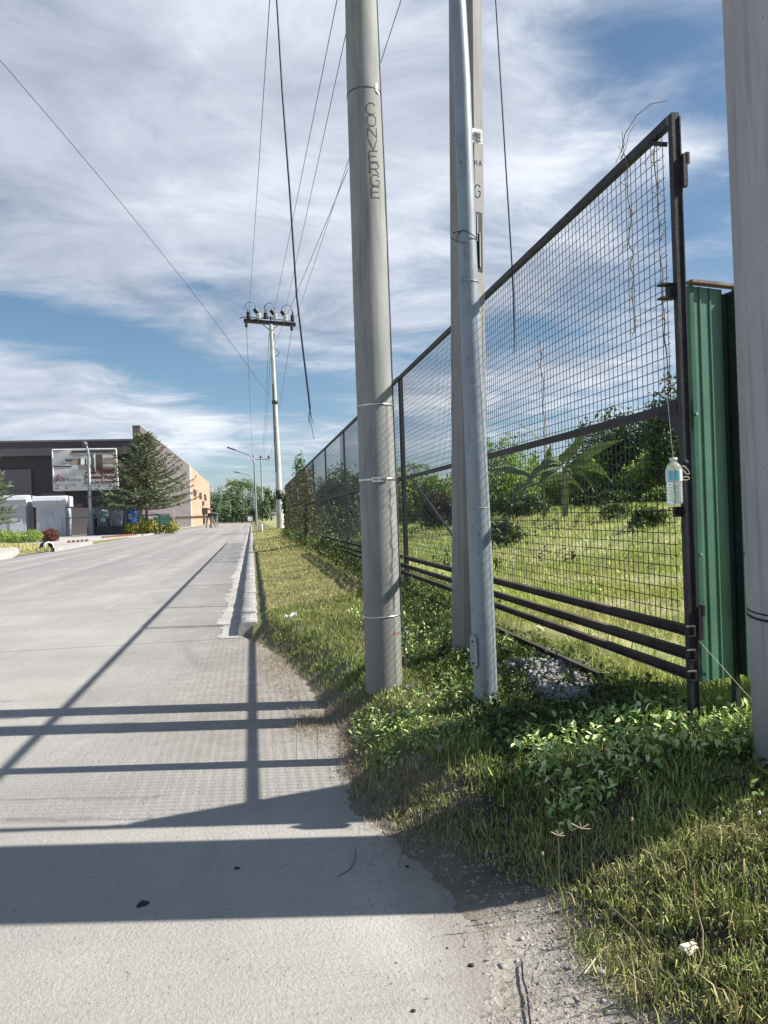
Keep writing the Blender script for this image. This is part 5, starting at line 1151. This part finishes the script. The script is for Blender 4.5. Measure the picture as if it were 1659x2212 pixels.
# banana plants
def banana(px, dist, trunk_h, leaves_, label, seed, r=.10, lean=0.0):
    rr = random.Random(seed); b = place(px, dist); t = Thing('banana_plant', b, label, 'banana plant', 'banana plants in the meadow'); top = b+Vector((lean, 0, trunk_h))
    t.part(MB().tube([b-Vector((0, 0, .1)), b.lerp(top, .5), top], [r*1.15, r*.9, r*.6], 10), 'stem', 'stem')
    right = Vector((cos(YAW), -sin(YAW), 0)); fw_ = Vector((sin(YAW), cos(YAW), 0))
    for (dx, L, up, drp, wd) in leaves_:
        d = (right*dx+fw_*rr.uniform(-.5, .5)*(1-abs(dx))-fw_*.15).normalized(); mb = MB(); n = 12; pts = []
        for k in range(n+1): s_ = k/n; pts.append(top+d*L*s_*(1-.25*drp*s_)*abs(dx if dx else .2)**.3+Vector((0, 0, L*(up*s_-drp*s_*s_))))
        b_i = len(mb.v); sd_ = d.cross(Vector((0, 0, 1))).normalized()
        for k, p in enumerate(pts):
            s_ = k/n; w_ = 0.95*wd*(0.06 if s_ < .12 else max(.02, sin(pi*min(1, (s_-.1)/.9)**.75)))*rr.uniform(.6, 1.05); up_ = Vector((0, 0, 1)); tw = 1.5
            e1 = p+sd_*w_*.8+up_*w_*.35*tw; e2 = p-sd_*w_*.8+up_*w_*.35*tw*-1.2; mb.v += [tuple(e1), tuple(p), tuple(e2)]
        for k in range(n):
            a_ = b_i+3*k; mb.face([a_, a_+1, a_+4, a_+3], True); mb.face([a_+1, a_+2, a_+5, a_+4], True)
        o = t.part(mb, 'leaf', 'banana'); mb = MB(); mb.tube(pts, .018, 4, False); t.part(mb, 'midrib', 'stem', o)
banana(1222, 27, 1.75, [(.75, 2.3, .62, .25, .32), (.95, 2.0, .45, .75, .33), (-.9, 2.0, .35, .75, .30), (-.45, 2.2, 1.0, .30, .30), (.2, 1.9, .95, .2, .26), (-.7, 1.5, .1, .6, .25), (.5, 1.5, .2, .8, .25), (-.25, 1.9, .8, .9, .26), (.85, 1.4, .05, .7, .22), (-.98, 1.3, .9, 1.1, .24)], 'thick stemmed banana plant with broad arching leaves', 4, .12)
banana(1176, 28, 1.35, [(-.95, 2.2, .55, .35, .34), (-.6, 2.0, 1.0, .2, .30), (.5, 1.9, .95, .25, .30), (.9, 1.8, .55, .8, .28), (-.8, 1.4, .1, .5, .25), (.1, 1.6, .9, .1, .22)], 'slimmer banana plant with torn leaves leaning left', 6, .06)

# ------------------------------------------------------------------ small things on the ground
def one_rock(px, py, size, mat, label, nm='stone', z=None, cat='stone', sq=.6):
    size *= .85
    p = G(px, py, 0.0) if z is None else G(px, py, z); p.z = max(0, gz(p.x, p.y))+size*sq*.4
    bm_ = MB(); r_ = random.Random(int(px*7+py)); n, m_ = 12, 7; b = 0
    for i in range(m_+1):
        th = pi*i/m_
        for j in range(n): ph = 2*pi*j/n; k = size*(1+.22*sin(3*ph+px)*sin(2*th)+r_.uniform(-.1, .1)); bm_.v.append((p.x+k*sin(th)*cos(ph), p.y+k*sin(th)*sin(ph)*.85, p.z+k*cos(th)*sq))
    for i in range(m_):
        for j in range(n): bm_.face([i*n+j, (i+1)*n+j, (i+1)*n+(j+1) % n, i*n+(j+1) % n], True)
    tag(bm_.build(nm, mat), label, cat)
one_rock(884, 1480, .045, 'rock', 'pale round stone just right of the lettered pole foot', z=.28)
one_rock(928, 1500, .035, 'rock', 'smaller stone half buried between the two near poles', z=.28)
one_rock(884, 1322, .05, 'rock', 'stone in the weeds behind the lettered pole', z=.28)
one_rock(955, 1632, .045, 'rock', 'low grey stone sunk in the shaded grass', z=.25)
one_rock(310, 1953, .026, 'drock', 'dark dung clod on the shaded concrete', 'dirt_clod', cat='dirt clod', sq=.35)
one_rock(301, 1958, .014, 'drock', 'crumb beside the dung clod', 'dirt_clod', cat='dirt clod', sq=.35)
one_rock(512, 1876, .016, 'drock', 'dark dropped leaf scrap above the dung clod', 'dirt_clod', cat='dirt clod', sq=.35)
one_rock(1018, 2087, .012, 'drock', 'dark pebble beside the road edge', 'pebble', cat='pebble')
one_rock(893, 2185, .009, 'drock', 'dark pebble near the bottom of the road', 'pebble', cat='pebble')
one_rock(880, 1873, .010, 'drock', 'little pebble on the road edge in the shade band', 'pebble', cat='pebble')
one_rock(1235, 2056, .018, 'rock', 'rounded pebble at the gravel and grass border', 'pebble', z=.1, cat='pebble')
one_rock(1295, 2080, .020, 'rock', 'larger reddish pebble in the lower gravel', 'pebble', z=.1, cat='pebble')
one_rock(1125, 1990, .014, 'rock', 'light pebble in the shaded soil', 'pebble', z=.08, cat='pebble')
# rubble / ash heap
P = []
for (px, py, n, s1, s2) in ((1190, 1440, 60, .05, .03), (1215, 1475, 700, .12, .20), (1165, 1465, 160, .13, .06), (1215, 1530, 320, .07, .14)):
    c = G(px, py, .30)
    for k in range(n): x = c.x+rnd.gauss(0, s1); y = c.y+rnd.gauss(0, s2); P.append((x, y, gz(x, y)+.004+max(0, .05-.1*((x-c.x)**2+(y-c.y)**2)**.5)))
tag(rocks('rubble_heap', np.array(P), .017, 'ash', '', .6), 'heap of crumbly pale rubble among creepers by the gate', 'rubble', kind='stuff')
for px, py, s_, lb in ((1186, 1432, .032, 'white foam lump on top of the rubble'), (1207, 1430, .028, 'second white foam lump beside the first on the rubble')): one_rock(px, py, s_, 'paper', lb, 'foam_lump', z=.36, cat='foam lump')
# paper scrap, wood, wire, litter
def scrap(px, py, w_, h_, mat, label, z=.28, rot=.4, nm='paper_scrap', cat='paper'):
    p = G(px, py, z); p.z = gz(p.x, p.y)+.055; mb = MB(); n = 5; b = 0; c_, s_ = cos(rot), sin(rot)
    for i in range(n+1):
        for j in range(n+1):
            a_ = (i/n-.5)*w_; b2 = (j/n-.5)*h_; mb.v.append((p.x+a_*c_-b2*s_, p.y+a_*s_+b2*c_, p.z+.02*sin(i*2.1+j)*1.0+.015*cos(j*2.7)))
    for i in range(n):
        for j in range(n): k = i*(n+1)+j; mb.face([k, k+n+1, k+n+2, k+1])
    tag(mb.build(nm, mat), label, cat)
scrap(627, 1362, .12, .09, 'paper', 'crumpled white paper on the green verge near the kerb end', .12)
scrap(636, 1358, .07, .05, 'paper', 'folded corner lying beside the crumpled paper', .12, 1.0)
p = G(1485, 1978, .28); p.z = gz(p.x, p.y)+.045; mb = MB(); mb.box(p, (.062, .018, .012), Matrix.Rotation(radians(25), 3, 'Z') @ Matrix.Rotation(radians(10), 3, 'Y')); mb.box(p+Vector((.005, -.012, -.008)), (.05, .008, .008), Matrix.Rotation(radians(28), 3, 'Z')); tag(mb.build('wood_chip', 'wood'), 'pale cut wood chip lying in the right foreground grass', 'wood chip')
mb = MB(); q = [(1498, 1886), (1500, 1915), (1517, 1960), (1516, 2000), (1500, 2020), (1470, 2018), (1430, 1990), (1398, 1955), (1370, 1915), (1300, 1850)]
mb.tube([Vector((v_.x, v_.y, gz(v_.x, v_.y)+.06)) for v_ in [G(a, b, .3) for a, b in q]], .0022, 5); tag(mb.build('bent_wire', 'twig'), 'thin bent wire looping round the wood chip', 'wire')
mb = MB(); q = [(1126, 2040), (1128, 2075), (1138, 2110), (1142, 2150), (1150, 2212), (1152, 2260)]
mb.tube([Vector((v_.x, v_.y, gz(v_.x, v_.y)+.012)) for v_ in [G(a, b, .08) for a, b in q]], .0032, 6); tag(mb.build('ground_cable', 'cable'), 'thin dark cable lying along the gravel at the bottom edge', 'cable')
def twig(pts, z, r, label, mat='twig', lift=.03, nm='twig'):
    mb = MB(); mb.tube([Vector((v_.x, v_.y, max(0, gz(v_.x, v_.y))+lift*(i+.3)/len(pts))) for i, v_ in enumerate([G(a, b, z) for a, b in pts])], r, 5); tag(mb.build(nm, mat), label, 'twig')
twig([(728, 1895), (755, 1880), (766, 1862), (768, 1840)], 0, .0022, 'curved dark twig on the shaded road edge', lift=.01)
twig([(1320, 2025), (1300, 2035), (1262, 2085)], .1, .003, 'straight straw coloured stick in the lower gravel', 'wood', .02)
twig([(1130, 1600), (1165, 1585), (1195, 1545), (1195, 1510)], .28, .004, 'curved twig arching beside the rubble')
twig([(1215, 1560), (1185, 1530), (1160, 1510), (1130, 1490)], .28, .004, 'dark branch lying across the rubble', 'drock')
twig([(960, 1530), (930, 1500)], .28, .003, 'thin twig at the galvanised pole foot')
mb = MB()
a = AY(1510, 1385, gy0-.03); b_ = G(1640, 1530, .45); mb.tube([a, a.lerp(b_, .5), b_], .002, 4); tag(mb.build('slack_wire', 'rope'), 'slack thin wire from the gate post down into the leaves', 'wire')

# flower stalks and seed heads
def stalk(px, py0, py1, label, z=.28, bloom='paper', r=.0011, dx=0):
    b0 = G(px, py0, z); b0.z = gz(b0.x, b0.y); tp = AY(px+dx, py1, b0.y-.02); t = Thing('flower_stalk', b0, label, 'weed stalk', 'thin weed stalks with seed heads')
    t.part(MB().tube([b0, b0.lerp(tp, .5)+Vector((.008, 0, 0)), tp], [r*1.2, r, r*.8], 5), 'stem', 'twig'); t.part(MB().lathe([(0, -.006), (.006, 0), (.0045, .008), (0, .012)], tp, 8), 'seed_head', bloom)
stalk(637, 1572, 1545, 'short stalk with a white head at the left shade band edge', .2); stalk(682, 1560, 1538, 'second white headed stalk right of the short one', .25)
stalk(975, 1515, 1490, 'white headed stalk in front of the galvanised pole')
stalk(1365, 1880, 1772, 'tall stalk with a claw shaped seed head in the dark grass', .28, 'straw', .0013)
stalk(1640, 1830, 1758, 'tall white headed stalk at the right edge below the wide pole', .3)
stalk(1180, 1890, 1846, 'thin straw stalk above the gravel', .15, 'straw', .0012, -8)
# forked grass seed heads
for (px, py, L, lb) in ((1205, 1805, .028, 'pale three pronged grass seed head in the dark grass'), (1255, 1790, .040, 'long forked seed head right of the pale one')):
    p = G(px, py, .34); mb = MB()
    for an in (35, 95, -20, 150): mb.tube([p, p+Vector((cos(radians(an)), .1, sin(radians(an)*.8)*.6))*L], .0022, 4)
    mb.tube([Vector((p.x+.02, p.y+.05, gz(p.x, p.y))), p], .001, 4); tag(mb.build('seed_head', 'straw'), lb, 'seed head', 'forked grass seed heads')
